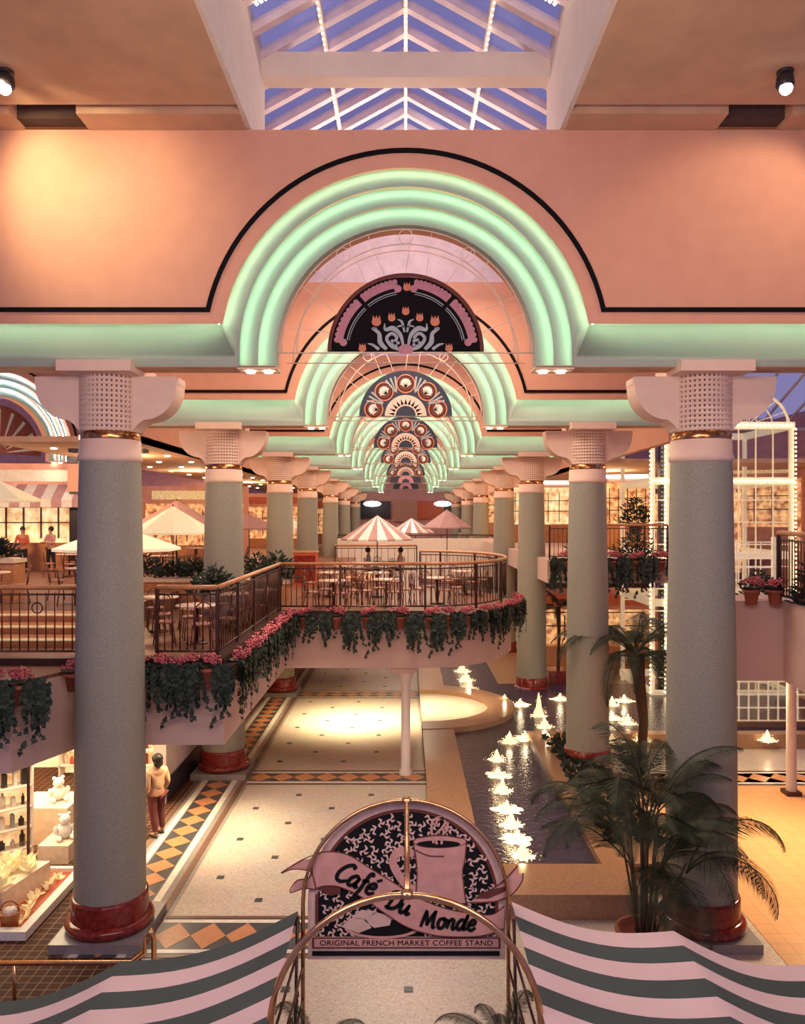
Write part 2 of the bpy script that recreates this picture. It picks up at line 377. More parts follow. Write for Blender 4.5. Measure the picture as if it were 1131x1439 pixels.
def ribbon(mb, pts, ws, y, m=0, sub=5):      # flat brush stroke in XZ, Catmull-Rom through pts
    P4 = [pts[0]] + list(pts) + [pts[-1]]; W4 = [ws[0]] + list(ws) + [ws[-1]] if isinstance(ws, (list, tuple)) else [ws] * len(P4)
    out = []; ow = []
    for i in range(1, len(P4) - 2):
        for k in range(sub):
            t = k / sub; q = []
            for d in (0, 1):
                a, b_, c, e = P4[i - 1][d], P4[i][d], P4[i + 1][d], P4[i + 2][d]
                q.append(.5 * (2 * b_ + (c - a) * t + (2 * a - 5 * b_ + 4 * c - e) * t * t + (3 * b_ - a - 3 * c + e) * t ** 3))
            out.append(q); ow.append(W4[i] + (W4[i + 1] - W4[i]) * t)
    out.append(list(P4[-2])); ow.append(W4[-2]); A = []; B = []
    for i, p in enumerate(out):
        n0 = out[max(i - 1, 0)]; n1 = out[min(i + 1, len(out) - 1)]; dx, dz = n1[0] - n0[0], n1[1] - n0[1]; l = math.hypot(dx, dz) or 1
        A.append((p[0] - dz / l * ow[i] / 2, y, p[1] + dx / l * ow[i] / 2)); B.append((p[0] + dz / l * ow[i] / 2, y, p[1] - dx / l * ow[i] / 2))
    mb.strip(A, B, m, False)
def disc(mb, x, z, r, y, m=0, n=14, sx=1, sz=1):
    mb.add([(x + sx * r * math.cos(2 * PI * i / n), y, z + sz * r * math.sin(2 * PI * i / n)) for i in range(n)], [tuple(range(n))], m)
def panel_scroll(yf):
    o = thing('stained_glass_panel', 'black half-round glass panel with orange tulips and grey scrolls', 'glass panel', (0, yf + .2, 9.30), 0, 'half-round panels hung in the arches')
    mb = MB(); mb.plate([(1.22 * math.cos(a * PI / 40), 1.17 * math.sin(a * PI / 40)) for a in range(41)], -.02, .02); mb.build('backing', 'black', o)
    mb = MB(); sector(mb, 1.17, 1.23, 0, PI, -.03, 40); mb.build('rim', 'signr', o)
    mb = MB()
    for a0, a1 in ((.04, .26), (.28, .46), (.54, .72), (.74, .96)):
        sector(mb, 1.00, 1.12, a0 * PI, a1 * PI, -.03, 14)
        for k in range(9):
            a = PI * (a0 + (a1 - a0) * (k + .5) / 9); disc(mb, 1.12 * math.cos(a) * .985, 1.12 * math.sin(a) * .985, .04, -.031)
    for a in (.46, .54, .045, .955):
        disc(mb, .99 * math.cos(a * PI), .99 * math.sin(a * PI), .06, -.032)
    mb.build('scalloped_border', 'pinkglass', o)
    mb = MB()
    for a0, a1 in ((.06, .26), (.28, .45), (.55, .72), (.74, .94)): sector(mb, .93, .945, a0 * PI, a1 * PI, -.03, 14); sector(mb, .90, .91, a0 * PI, a1 * PI, -.03, 14)
    mb.build('inner_lines', 'grey', o)
    mb = MB()
    for s_ in (-1, 1):
        ribbon(mb, [(s_ * .03, .03), (s_ * .08, .25), (s_ * .2, .36), (s_ * .32, .34), (s_ * .33, .44)], [.03, .06, .08, .05, .01], -.03)
        ribbon(mb, [(s_ * .1, .03), (s_ * .22, .08), (s_ * .3, .2), (s_ * .22, .28), (s_ * .14, .22), (s_ * .17, .15)], [.05, .06, .05, .05, .05, .03], -.032)
        ribbon(mb, [(s_ * .3, .03), (s_ * .4, .14), (s_ * .42, .28), (s_ * .52, .36), (s_ * .45, .36)], [.05, .08, .06, .04, .01], -.03)
        ribbon(mb, [(s_ * .42, .03), (s_ * .52, .1), (s_ * .6, .12)], [.05, .04, .01], -.03)
        ribbon(mb, [(s_ * .02, .3), (s_ * .06, .46), (s_ * .13, .5)], [.03, .04, .01], -.03)
        ribbon(mb, [(s_ * .02, .38), (s_ * .08, .4), (s_ * .14, .38)], [.02, .03, .01], -.03)
        for q in range(5): disc(mb, s_ * .17 + .05 * math.cos(q * 1.256), .13 + .05 * math.sin(q * 1.256), .026, -.034)
    mb.build('scrollwork', 'grey', o)
    for x, z, r in ((0, .62, .06), (.22, .52, .06), (-.22, .52, .06), (.46, .46, .075), (-.46, .46, .075), (.02, 1.0, .06), (.68, .04, .06), (-.68, .04, .06)):
        mb = MB(); disc(mb, x, z, r, -.035, 0, 12, 1, .9)
        for k in (-1, 0, 1): mb.flat([(x + k * r * .55 - r * .35, z + r * .3), (x + k * r * .55 + r * .35, z + r * .3), (x + k * r * .7, z + r * 1.45)], -.036)
        mb.build('tulip', 'tulip', o)
    mb = MB(); disc(mb, 0, .03, .1, -.036, 0, 16, 1.2, .8); mb.build('rosette', 'pinkglass', o)
M['pinkglass'] = mat('pink_glass', (.48, .20, .24), .5)
def panel_palm(i, yf):
    o = thing('stained_glass_panel', '%s half-round panel from the camera, palmettes around a half sunburst' % ORD[i], 'glass panel', (0, yf + .2, 9.30), 0, 'half-round panels hung in the arches')
    mb = MB(); mb.plate([(1.20 * math.cos(a * PI / 30), 1.17 * math.sin(a * PI / 30)) for a in range(31)], -.02, .02); mb.build('backing', 'navy', o)
    if i > 4: 
        mb = MB(); sector(mb, .3, .6, 0, PI, -.03, 16); mb.build('sunburst', 'pinkglass', o); return
    mb = MB(); mr = MB(); mk = MB(); mwh = MB()
    sector(mb, .26, .54, 0, PI, -.03, 20)
    for k in range(11):
        a = PI * (k + .5) / 11; mk.flat([(.30 * math.cos(a - .12), .30 * math.sin(a - .12)), (.30 * math.cos(a + .12), .30 * math.sin(a + .12)), (.46 * math.cos(a), .46 * math.sin(a))], -.032)
    mb.build('sunburst', 'signc', o); mk.build('sun_rays', 'black', o)
    for a in (.06, .27, .5, .73, .94):
        c = (.84 * math.cos(a * PI), .84 * math.sin(a * PI) * .97 + .02)
        disc(mr, c[0], c[1], .25, -.024, 0, 18); disc(mr, c[0], c[1], .215, -.026, 1, 18); disc(mr, c[0], c[1], .19, -.0265, 2, 18)
        mwh = MB()
        for q in range(-3, 4):
            b_ = a * PI + q * .5; ribbon(mwh, [(c[0] - .1 * math.cos(a * PI), c[1] - .1 * math.sin(a * PI)), (c[0] + .13 * math.cos(b_), c[1] + .13 * math.sin(b_))], [.02, .06], -.03, 0, 3)
        mwh.build('palmette', 'whitest', o)
    mr.build('medallions', ['tulip', 'signk', 'signr'], o)
    for a in (.16, .38, .62, .84):
        mb = MB()
        for q in (-1, 0, 1):
            b_ = a * PI + q * .12; ribbon(mb, [(.62 * math.cos(a * PI), .62 * math.sin(a * PI)), (1.08 * math.cos(b_), 1.05 * math.sin(b_))], [.02, .05], -.029, 0, 3)
        mb.build('leaf_ray', 'grey', o)
for i, d in enumerate(D):
    fan(i, d - .52)
    panel_scroll(d - .52) if i == 0 else panel_palm(i, d - .52)

# white cross beams standing above the farther arch walls, nave ceilings and skylight
for i in range(1, len(D)):
    struct(MB().span((-7.2, D[i] - .3, 12.7), (7.2, D[i] + .1, 14.35)).build('ceiling_beam', 'lav'))
mb = MB()
mb.span((-2.4, 13.35, 14.0), (2.4, 13.7, 14.42)); struct(mb.build('ceiling_beam', 'white'))
for s_ in (-1, 1):
    struct(MB().span((s_ * 2.4, -3, 12.72), (s_ * 2.47, 13.7, 14.6)).build('skylight_well', 'white'))
    struct(MB().span((s_ * 2.47, -3, 12.72), (s_ * 12, 11.75, 12.95)).build('ceiling', 'ceil'))
    struct(MB().span((s_ * 2.75, 13.6, 12.72), (s_ * 7.2, 90, 12.95)).build('ceiling', 'ceil'))
    struct(MB().span((s_ * 2.47, 11.6, 13.1), (s_ * 12, 13.6, 13.3)).build('ceiling', 'ceil'))
# beam against the wall with the return air slots left open beside it
struct(MB().span((-4.9, 11.95, 12.69), (-2.47, 12.47, 13.1)).build('ceiling_beam', 'ceil'))
struct(MB().span((-12, 11.95, 12.69), (-5.9, 12.47, 13.1)).build('ceiling_beam', 'ceil'))
struct(MB().span((2.47, 11.95, 12.69), (4.8, 12.47, 13.1)).build('ceiling_beam', 'ceil'))
struct(MB().span((5.75, 11.95, 12.69), (12, 12.47, 13.1)).build('ceiling_beam', 'ceil'))
struct(MB().span((-5.9, 12.2, 12.74), (-4.9, 12.46, 13.0)).build('ceiling_vent', 'slot'))
struct(MB().span((4.8, 12.2, 12.74), (5.75, 12.46, 13.0)).build('ceiling_vent', 'slot'))
# gabled glass roof
RZ, EZ, EX = 15.7, 14.35, 2.45
roof = thing('skylight', 'long gabled glass skylight with white rafters and strings of bulbs', 'skylight', (0, 0, 0), 0, None, 'structure')
mb = MB()
for s_ in (-1, 1): mb.add([(0, -2, RZ + .05), (s_ * 4.2, -2, EZ - .95), (s_ * 4.2, 60, EZ - .95), (0, 60, RZ + .05)], [(0, 1, 2, 3)])
mb.build('glass', 'skyglass', roof)
mb = MB(); y = 6.0
while y < 40:
    for s_ in (-1, 1):
        a, b2 = Vector((0, y, RZ)), Vector((s_ * 4.2, y, EZ - .97))
        mb.tube([a, b2], .11, 4)
    y += .74
mb.build('rafters', 'lav', roof)
mb = MB()
for x, z in ((0, RZ - .05), (1.39, 14.9), (-1.39, 14.9)): mb.span((x - .035, 4, z - .06), (x + .035, 40, z + .05))
mb.build('purlins', 'white', roof)
for x, z in ((0, RZ - .15), (1.39, 14.78), (-1.39, 14.78)):
    mb = MB(); y = 8
    while y < 34: mb.octa((x, y, z), .026); y += .16
    mb.build('light_string', 'bulb', roof)
for s_ in (-1, 1):      # bulbs added along one rafter in place of a toothed reflection in the glass
    bm_ = MB(); bm_.octa((0, 0, 0), .034); bm_ = bm_.mesh('bulb', 'bulb')
    for k in range(18):
        t = .12 + .8 * k / 18; link('bulb', bm_, roof, (s_ * 2.4 * (1 - t * .62), 12.0, 14.35 + (RZ - 14.35) * t * .62 - .1))

# ------------------------------------------------------------------ columns
def make_column():
    o = thing('column', 'x', 'column')
    mb = MB(); mb.span((-.70, -.70, 0), (.70, .70, .15)); mb.build('plinth', 'plinth', o)
    MB().lathe([(.60, .15), (.665, .17), (.69, .235), (.665, .30), (.60, .32)], 40).build('base_ring', 'redm', o)
    MB().lathe([(.595, .30), (.60, .62), (.585, .66), (.55, .66)], 40).build('base', 'redm', o)
    MB().lathe([(.555, .64), (.548, 2.5), (.53, 4.5), (.50, 6.2), (.475, 7.66)], 48).build('shaft', 'shaft', o)
    MB().lathe([(.475, 7.58), (.50, 7.60), (.505, 7.66), (.48, 7.70), (.475, 7.92), (.46, 7.93)], 40).build('necking', 'cap', o)
    MB().lathe([(.455, 7.90), (.468, 7.92), (.468, 8.04), (.455, 8.05)], 40).build('gold_band', 'gold', o)
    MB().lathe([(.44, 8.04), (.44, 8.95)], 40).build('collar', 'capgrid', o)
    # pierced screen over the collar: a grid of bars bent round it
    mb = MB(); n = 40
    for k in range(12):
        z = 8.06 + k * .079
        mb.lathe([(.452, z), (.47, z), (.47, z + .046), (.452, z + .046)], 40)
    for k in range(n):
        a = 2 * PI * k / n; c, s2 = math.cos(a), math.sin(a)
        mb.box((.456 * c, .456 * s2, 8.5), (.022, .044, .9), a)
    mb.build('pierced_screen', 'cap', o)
    for s_ in (-1, 1):      # scooped bracket, wide at the top
        prof = [(s_ * .40, 8.06), (s_ * .40, 8.93)] + [(s_ * 1.13, 8.93), (s_ * 1.13, 8.84)]
        n = 12
        for k in range(n + 1):
            a = PI / 2 * k / n; prof.append((s_ * (.60 + .52 * math.cos(a)), 8.80 - .56 * math.sin(a)))
        prof += [(s_ * .50, 8.16), (s_ * .44, 8.08)]
        mb = MB(); mb.plate(prof, -.20, .30); mb.build('bracket', 'cap', o)
    mb = MB(); mb.prism([(-.57, -.72), (.57, -.72), (.57, .55), (-.57, .55)], 8.93, 9.10); mb.build('abacus', 'cap', o)
    return o
proto = make_column(); k = 0
for i, d in enumerate(D):
    for s_, side in ((-1, 'left'), (1, 'right')):
        lab = '%s grey stone column with a red base, counted back along the %s row' % (ORD[i], side)
        c = proto if k == 0 else dup(proto, (0, 0, 0), 0)
        c.location = (s_ * 4.77, d, 0); c['label'] = lab; c['group'] = 'columns of the %s row' % side; k += 1

# ------------------------------------------------------------------ upper decks
ZD, ZS = 4.18, 2.84
cx, cy, ea, eb = .5, 24.4, 2.65, 3.9
bulge = [(cx + ea * math.sin(a), cy - eb * math.cos(a)) for a in [PI * k / 24 for k in range(25)]]
deckpoly = [(-3.07, 13.6), (-3.07, 20.5)] + bulge + [(.5, 36.5), (-3.07, 36.5), (-3.07, 84), (-22, 84), (-22, 12.5), (-6.6, 11.9), (-5.94, 12.1), (-5.4, 13.6)]
# keep clear of the shafts that rise through it
struct(MB().prism(deckpoly, ZS, ZD - .06).build('balcony_slab', 'fascia'))
M['decktile'] = tilemat('deck_tile', (.24, .11, .07), (.20, .09, .06), (.15, .07, .045), .3, .3, .01)
struct(MB().prism(deckpoly, ZD - .06, ZD).build('floor', 'decktile'))
# raised dining platform on the far left, with its steps
mb = MB(); mb.prism([(-22, 17.6), (-6.3, 17.6), (-6.3, 23), (-5.7, 23), (-5.7, 60), (-22, 60)], ZD, 4.65); struct(mb.build('floor_upper_left', 'decktile'))
mb = MB()
for k in range(3):
    mb.span((-12, 15.5 + .7 * k, ZD), (-6.3, 17.6, ZD + .155 * (k + 1)), 0); mb.span((-12, 15.48 + .7 * k, ZD + .155 * (k + 1) - .03), (-6.3, 15.56 + .7 * k, ZD + .155 * (k + 1) + .004), 1)
tag(mb.build('steps', ['wood', 'goods']), 'three wide wooden steps up to the dining platform left of the nearest column', 'steps')
# far parapet bridge
struct(MB().span((-4.2, 49.5, 3.0), (6.2, 50, 5.35)).build('wall_far_bridge', 'white'))
struct(MB().span((-4.2, 50, 3.0), (6.2, 58, 4.2)).build('balcony_slab', 'fascia'))
# right decks (higher)
ZR = 5.2
struct(MB().prism([(5.25, 14.3), (6.72, 14.3), (6.6, 13.1), (6.4, 10), (6.3, 6), (16, 6), (16, 16), (5.25, 16)], 3.78, ZR).build('balcony_slab', 'fascia'))
struct(MB().prism([(4.9, 27.8), (9.2, 27.8), (9.2, 44), (20, 44), (20, 84), (4.9, 84)], 4.4, ZR).build('balcony_slab', 'fascia'))
# lower left wall below the deck with its dark skirting
struct(MB().span((-5.9, 18.8, 0), (-5.6, 80, ZS)).build('wall_left', 'white'))
struct(MB().span((-5.6, 18.8, 0), (-5.56, 80, .55)).build('baseboard_left', 'dark'))
struct(MB().span((20, 18, 0), (20.3, 80, 12)).build('wall_right', 'salmon2'))
# end wall
ew = struct(MB().span((-20, 84, 0), (20, 84.4, 12.8)).build('wall_end', 'salmon2'))
mb = MB(); mb.span((-5.6, 83.7, 6.5), (-1.6, 84, 8.3)); mb.build('dark_opening', 'dark', ew)
mb = MB(); mb.span((1.0, 83.7, 6.5), (4.0, 84, 8.3)); mb.build('red_opening', 'shopred', ew)
mb = MB(); mb.span((-1.2, 83.6, 6.2), (1.2, 84, 8.4)); mb.span((4.0, 83.6, 6.5), (5.8, 84, 8.3), 1); mb.build('pink_pier', ['salmon', 'dark'], ew)
for k, px in enumerate((523, 622)):
    p = P(px, 708, 14.0); o = tag(MB().ball((0, 0, 0), .55, 0, 14, 8, (1.6, 1, .5)).build('ceiling_lamp', 'lampw', None, p), 'bright white lamp over the far end, %s of the pair' % ('left' if k == 0 else 'right'), 'lamp', 'pair of lamps at the far end')
# aisle ceilings
struct(MB().span((-11.5, 22, 8.75), (-7.2, 84, 8.9)).build('ceiling', 'ceil'))
struct(MB().span((7.2, 30.5, 8.75), (20, 84, 8.9)).build('ceiling', 'ceil'))
for s_ in (-1, 1): struct(MB().span((s_ * 7.2, 22, 8.75), (s_ * 7.4, 84, 12.7)).build('wall_clerestory', 'salmon'))
mb = MB()
for xx in (-10.5, -9.2, -8.0):
    for yy in range(24, 60, 3): mb.lathe([(0, 0), (.09, 0), (.09, .03)], 10, (xx, yy, 8.72))
struct(mb.build('ceiling_downlights', 'bulb2'))
struct(MB().span((-8.9, 21.2, 8.4), (-6.9, 21.6, 8.5)).build('ceiling_vent', 'dark'))

# ------------------------------------------------------------------ railings
bal_mesh = MB().tube([(0, 0, .12), (0, 0, 1.12)], .011, 5).mesh('baluster', 'bronze')
post_mesh = MB().box((0, 0, .6), (.055, .055, 1.2)).mesh('post', 'bronze')
ring_mesh = MB().tube([(0.09 * math.cos(a * PI / 8), 0, .86 + .09 * math.sin(a * PI / 8)) for a in range(16)], .012, 5, closed=True).mesh('ring', 'bronze')
def railing(pts, z, label, h=1.21, sp=.15, hm='wood', rings=False, posts=1.6):
    pts = [Vector((p[0], p[1], z)) for p in pts]; o = thing('railing', label, 'railing', pts[0], 0, 'balcony railings')
    L = [p - pts[0] for p in pts]
    MB().tube([p + Vector((0, 0, h)) for p in L], .045, 8).build('handrail', hm, o)
    MB().tube([p + Vector((0, 0, .12)) for p in L], .022, 5).build('bottom_rail', 'bronze', o)
    MB().tube([p + Vector((0, 0, h - .12)) for p in L], .018, 5).build('top_rail', 'bronze', o)
    tot = 0; nxt = 0; npost = 0; n = 0
    for a, b2 in zip(L[:-1], L[1:]):
        l = (b2 - a).length; ang = math.atan2((b2 - a).y, (b2 - a).x)
        while nxt <= tot + l + 1e-6:
            p = a + (b2 - a) * ((nxt - tot) / l)
            if n % max(1, round(posts / sp)) == 0: link('post', post_mesh, o, p, ang)
            else:
                link('baluster', bal_mesh, o, p, ang)
                if rings and n % max(1, round(posts / sp)) == round(posts / sp / 2): link('ring', ring_mesh, o, p, ang)
            nxt += sp; n += 1
        tot += l
    link('post', post_mesh, o, L[-1], 0)
    return o
IN = .14
railing([(-12, 13.75), (-5.35, 13.75)], ZD + .1, 'bronze railing with brass-brown handrail left of the nearest left column', rings=True)
railing([(-4.25, 13.75), (-3.22, 13.75)], ZD + .1, 'short bronze railing just right of the nearest left column', sp=.13)
railing([(-3.22, 13.75), (-3.22, 20.65)], ZD + .1, 'bronze railing running away from the camera above the pink flowers')
railing([(-3.22, 20.65), (.5, 20.65)], ZD + .1, 'straight bronze railing across the front of the bridge', sp=.14)
railing([(cx + (ea - .15) * math.sin(a), cy - (eb - .15) * math.cos(a)) for a in [PI * k / 24 for k in range(25)]], ZD + .1, 'bronze railing curving round the rounded end of the bridge', sp=.17)
mb = MB(); mb.prism([(-3.07, 13.6), (-3.07, 20.5), (.5, 20.5), (.5, 20.75), (-3.35, 20.75), (-3.35, 13.85), (-12, 13.85), (-12, 13.6), (-5.4, 13.6)], ZD, ZD + .12); struct(mb.build('trim_7', 'bronze'))
railing([(-3.2, 36.4), (.5, 36.4)], ZD, 'rear bronze railing behind the two seated diners', sp=.3)
railing([(-4.2, 49.9), (6.2, 49.9)], 4.35, 'dark railing line on the far white parapet', sp=.4, hm='bronze')
railing([(5.0, 27.95), (9.1, 27.95)], ZR, 'dark railing on the right balcony beyond the second column', sp=.15, hm='wood')
railing([(6.58, 14.2), (6.46, 12.6), (6.2, 8)], ZR, 'dark bronze railing at the right edge, nearest balcony', sp=.12, hm='wood')

# ------------------------------------------------------------------ plants
def leaf(mb, c, d, n, s, m=0, pts=((0, 0), (.35, .12), (.5, .5), (.2, .65), (0, 1), (-.2, .65), (-.5, .5), (-.35, .12))):
    d = d.normalized(); u = d.cross(n); u = u.normalized() if u.length > 1e-4 else Vector((1, 0, 0))
    mb.add([c + u * (a * s) + d * (b_ * s) for a, b_ in pts], [tuple(range(len(pts)))], m)
LEAF5 = ((0, 0), (.50, .05), (.48, .42), (.2, .6), (0, 1), (-.2, .6), (-.48, .42), (-.50, .05))
def ivy_mesh(seed, length, dense):
    rd = random.Random(seed); mb = MB()
    for k in range(dense):
        x = rd.uniform(.12, .42) * rd.choice((-1, 1)); y = -rd.uniform(.0, .24); z = rd.uniform(-.06, .08); L = length * rd.choice((.45, .6, .75, 1.0)) * rd.uniform(.7, 1.05) * (1 - .7 * abs(x)); q = Vector((x, y, z)); n = int(L / .042)
        dx = rd.uniform(-.008, .008)
        for i in range(n):
            q = q + Vector((dx + rd.uniform(-.012, .012), rd.uniform(-.008, .008), -.042)) if i > 2 else q + Vector((dx, -.03, .0))
            dn = Vector((rd.uniform(-1.3, 1.3), rd.uniform(-.6, .1), -.8)); nn = Vector((rd.uniform(-.5, .5), -1, rd.uniform(-.2, .6)))
            if rd.random() < .25 * i / n: continue
            leaf(mb, q, dn, nn, rd.uniform(.06, .10), 0, LEAF5)
    return mb.mesh('trailing_ivy', 'ivy')
def flower_mesh(seed):
    rd = random.Random(seed); mb = MB()
    for k in range(11):
        a = rd.uniform(0, 2 * PI); r = rd.uniform(0, .2); c = Vector((r * math.cos(a), -.04 + .8 * r * math.sin(a), .10 + .10 * rd.random()))
        for j in range(14): mb.octa(c + Vector((rd.uniform(-.06, .06), rd.uniform(-.06, .06), rd.uniform(-.035, .045))), rd.uniform(.018, .03))
    for k in range(30):
        a = rd.uniform(0, 2 * PI); leaf(mb, Vector((0, 0, .0)) + Vector((math.cos(a), math.sin(a), 0)) * .12, Vector((math.cos(a), math.sin(a), .5)), Vector((0, 0, 1)), .13, 1, LEAF5)
    return mb.mesh('flowers', ['pink', 'ivy'])
IV = [ivy_mesh(11, 1.3, 46), ivy_mesh(12, 1.05, 40), ivy_mesh(13, .85, 40)]; FM = [flower_mesh(3), flower_mesh(4)]
potm = MB().lathe([(0, -.24), (.10, -.24), (.145, .0), (.165, .0), (.165, .05), (.14, .05), (.13, .02), (0, .02)], 20).mesh('pot', 'pot')
npl = 0
def planter(x, y, z, ang, label, ivy=0, sc_=1.0, group='flower pots hung on the balcony edges', ivy_on=True):
    global npl
    o = thing('hanging_flower_pot', label, 'flower pot', (x, y, z), ang, group); o.scale = (sc_, sc_, sc_)
    link('pot', potm, o, (0, -.17, -.06)); link('flowers', FM[npl % 2], o, (0, -.17, .0))
    if ivy_on:
        v = link('trailing_ivy', IV[ivy], o, (.02 if npl % 2 else -.1, -.1, .02))
    npl += 1; return o
for k, x in enumerate((-6.2, -5.88)): planter(x, 12.0 + .15 * k, ZD + .02, R(20), 'pink flower pot on the far left balcony edge, %s' % ('at the picture edge' if k == 0 else 'one in from the edge'), 0, 1.05)
planter(-5.50, 13.1, ZD, R(55), 'pink flower pot left of the nearest column with little ivy', 1, 1.0, ivy_on=False)
for k, x in enumerate((-4.12, -3.70, -3.30)): planter(x, 13.6, ZD, 0, 'pink flower pot with ivy right of the nearest left column, %s along the short edge' % FIRST[k], (0, 1, 0)[k])
for k in range(8): planter(-3.07, 14.0 + .84 * k, ZD, R(90), 'pink flower pot on the receding balcony edge, %s from the corner' % FIRST[k], k % 3, 1.0)
for k in range(5): planter(-2.55 + .80 * k, 20.5, ZD, 0, 'pink flower pot on the bridge front, %s from the left' % FIRST[k], (2, 1, 0, 1, 0, 1)[k], 1.05)
for k in range(8):
    a = .18 + k * .19; planter(cx + ea * math.sin(a), cy - eb * math.cos(a), ZD, math.atan2(eb * math.sin(a), ea * math.cos(a)), 'pink flower pot on the rounded bridge end, %s from the left' % FIRST[k], (0, 2, 1)[k % 3])
for k in range(5): planter(5.5 + .8 * k, 27.8, ZR, 0, 'flower pot on the right balcony, %s from the left' % FIRST[k], (0, 1, 0, 0, 1)[k], 1.3)
for k in range(2): planter(6.5 - .42 * k, 14.3, ZR + .22, 0, 'flower pot on the nearest right balcony, %s' % ('beside the corner' if k == 0 else 'next to the column'), 2, .9, ivy_on=False)

def frond_mesh(L, droop, nl, ll, seed, m='ivy2', wid=.022, vee=.5, name='frond'):
    rd = random.Random(seed); mb = MB(); pts = []; q = Vector((0, 0, 0)); a = R(72)
    n = 18
    for i in range(n + 1):
        pts.append(q.copy()); q = q + Vector((math.cos(a), 0, math.sin(a))) * (L / n); a -= droop / n * (0.5 + 1.1 * i / n)
    mb.tube(pts, [.014 * (1 - .8 * i / n) + .003 for i in range(n + 1)], 5)
    for k in range(nl):
        t = .2 + .8 * k / nl; f = t * n; i = min(int(f), n - 1); p = pts[i].lerp(pts[i + 1], f - i); tg = (pts[i + 1] - pts[i]).normalized()
        l = ll * math.sin(PI * min(1, .25 + .72 * t)) * rd.uniform(.85, 1.1)
        for s_ in (-1, 1):
            up = tg.cross(Vector((0, 1, 0))) * -1
            d = (Vector((0, s_, 0)) * .8 + tg * .75 + up * vee * .5).normalized()
            e1 = p + d * l * .5; e2 = p + d * l * .96 + Vector((0, 0, -l * .16)); w = tg * wid
            mb.add([p - w * .4, p + w * .4, e1 + w * .5, e2, e1 - w * .5], [(0, 1, 2, 4), (4, 2, 3)])
    return mb.mesh(name, m)
def palm(name, label, loc, trunk_pts, tr, fronds, n, elev, scl, base=None, rd=random):
    o = thing(name, label, 'palm', loc)
    if trunk_pts: MB().tube(trunk_pts, tr, 10).build('trunk', 'trunk', o)
    top = Vector(trunk_pts[-1]) if trunk_pts else Vector((0, 0, .4))
    for k in range(n):
        f = link('frond', fronds[k % len(fronds)], o, top); f.rotation_euler = (0, R(rd.uniform(*elev)), 2 * PI * k / n * 1.0 + rd.uniform(-.2, .2)); s_ = scl * rd.uniform(.8, 1.1); f.scale = (s_, s_, s_)
    return o
rd = random.Random(5)
FA = [frond_mesh(2.0, 2.2, 66, .58, 1, wid=.015), frond_mesh(1.8, 1.6, 62, .54, 2, wid=.015), frond_mesh(2.1, 2.8, 68, .58, 3, wid=.015)]
FD = [frond_mesh(2.0, 2.5, 100, .36, 4, wid=.011), frond_mesh(1.8, 1.9, 100, .34, 5, wid=.011)]
# feathery cane palm in front of the nearest right column
o = thing('areca_palm', 'large feathery cane palm in front of the nearest right column', 'palm', (3.55, 12.0, 0))
MB().lathe([(0, 0), (.3, 0), (.4, .5), (.42, .5), (.42, .55), (.36, .55), (.34, .48), (0, .48)], 28).build('pot', 'pot', o)
mb = MB()
stems = []
for k in range(18):
    a = rd.uniform(0, 2 * PI); r = rd.uniform(.02, .22); r2 = r + rd.uniform(.05, .5); h = rd.uniform(1.1, 2.2)
    p0 = Vector((r * math.cos(a), r * math.sin(a), .45)); p1 = Vector((r2 * .6 * math.cos(a), r2 * .6 * math.sin(a), .45 + h * .5)); p2 = Vector((r2 * math.cos(a), r2 * math.sin(a), .4 + h)); stems.append((p2, a))
    mb.tube([p0, p1, p2], [.022, .018, .012], 6)
mb.build('canes', 'trunk', o)
for k, (p2, a) in enumerate(stems + stems + stems):
    f = link('frond', FA[k % 3], o, p2 - Vector((0, 0, .15))); f.rotation_euler = (0, R(rd.uniform(-4, 30)), a + rd.uniform(-.7, .7)); s_ = rd.uniform(.75, 1.05) * (.9 if k >= 18 else 1); f.scale = (s_,) * 3
# date palm in the fountain planter
palm('date_palm', 'drooping date palm with a shaggy trunk between the first and second right columns', (6.25, 21.3, .3), [(0, 0, 0), (.05, 0, 1.0), (-.08, 0, 2.2), (-.15, 0, 2.7)], [.13, .12, .16, .24], FD, 28, (5, 65), 1.4, rd=rd)
mb = MB(); mb.prism([(-.45, -.45), (.45, -.45), (.5, .5), (-.5, .5)], 0, .75)
o = palm('potted_palm', 'slim potted palm in a dark planter behind the second right column', (5.95, 31.4, 0), [(0, 0, .6), (.04, 0, 2.0), (0, 0, 3.1)], [.07, .06, .1], FD, 16, (-10, 50), .75, rd=rd)
mb.build('planter_box', 'redm', o)
def bush(name, label, loc, r, h, n, seed, sizes=(.12, .22), potted=None, flowers=False, group=None):
    q = random.Random(seed); mb = MB()
    for k in range(n):
        a = q.uniform(0, 2 * PI); e = q.uniform(0.05, PI / 2); rr = r * q.uniform(.3, 1)
        c = Vector((rr * math.cos(a) * math.cos(e) * 1.0, rr * math.sin(a) * math.cos(e) * .6, h * q.uniform(.1, .85) * math.sin(e) + .02))
        leaf(mb, c, Vector((math.cos(a), math.sin(a), q.uniform(-.3, 1.2))), Vector((q.uniform(-.4, .4), -1, .6)), q.uniform(*sizes), 0, ((0, 0), (.16, .35), (.1, .75), (0, 1), (-.1, .75), (-.16, .35)))
    if potted:
        o = thing(name, label, 'plant', loc, 0, group); mb.build('foliage', 'ivy', o)
        MB().lathe([(0, -.4), (.22, -.4), (.3, 0), (.32, 0), (.32, .05), (.28, .05), (0, .02)], 22).build('pot', potted, o); return o
    return tag(mb.build(name, 'ivy', None, loc), label, 'plant', group, 'thing')
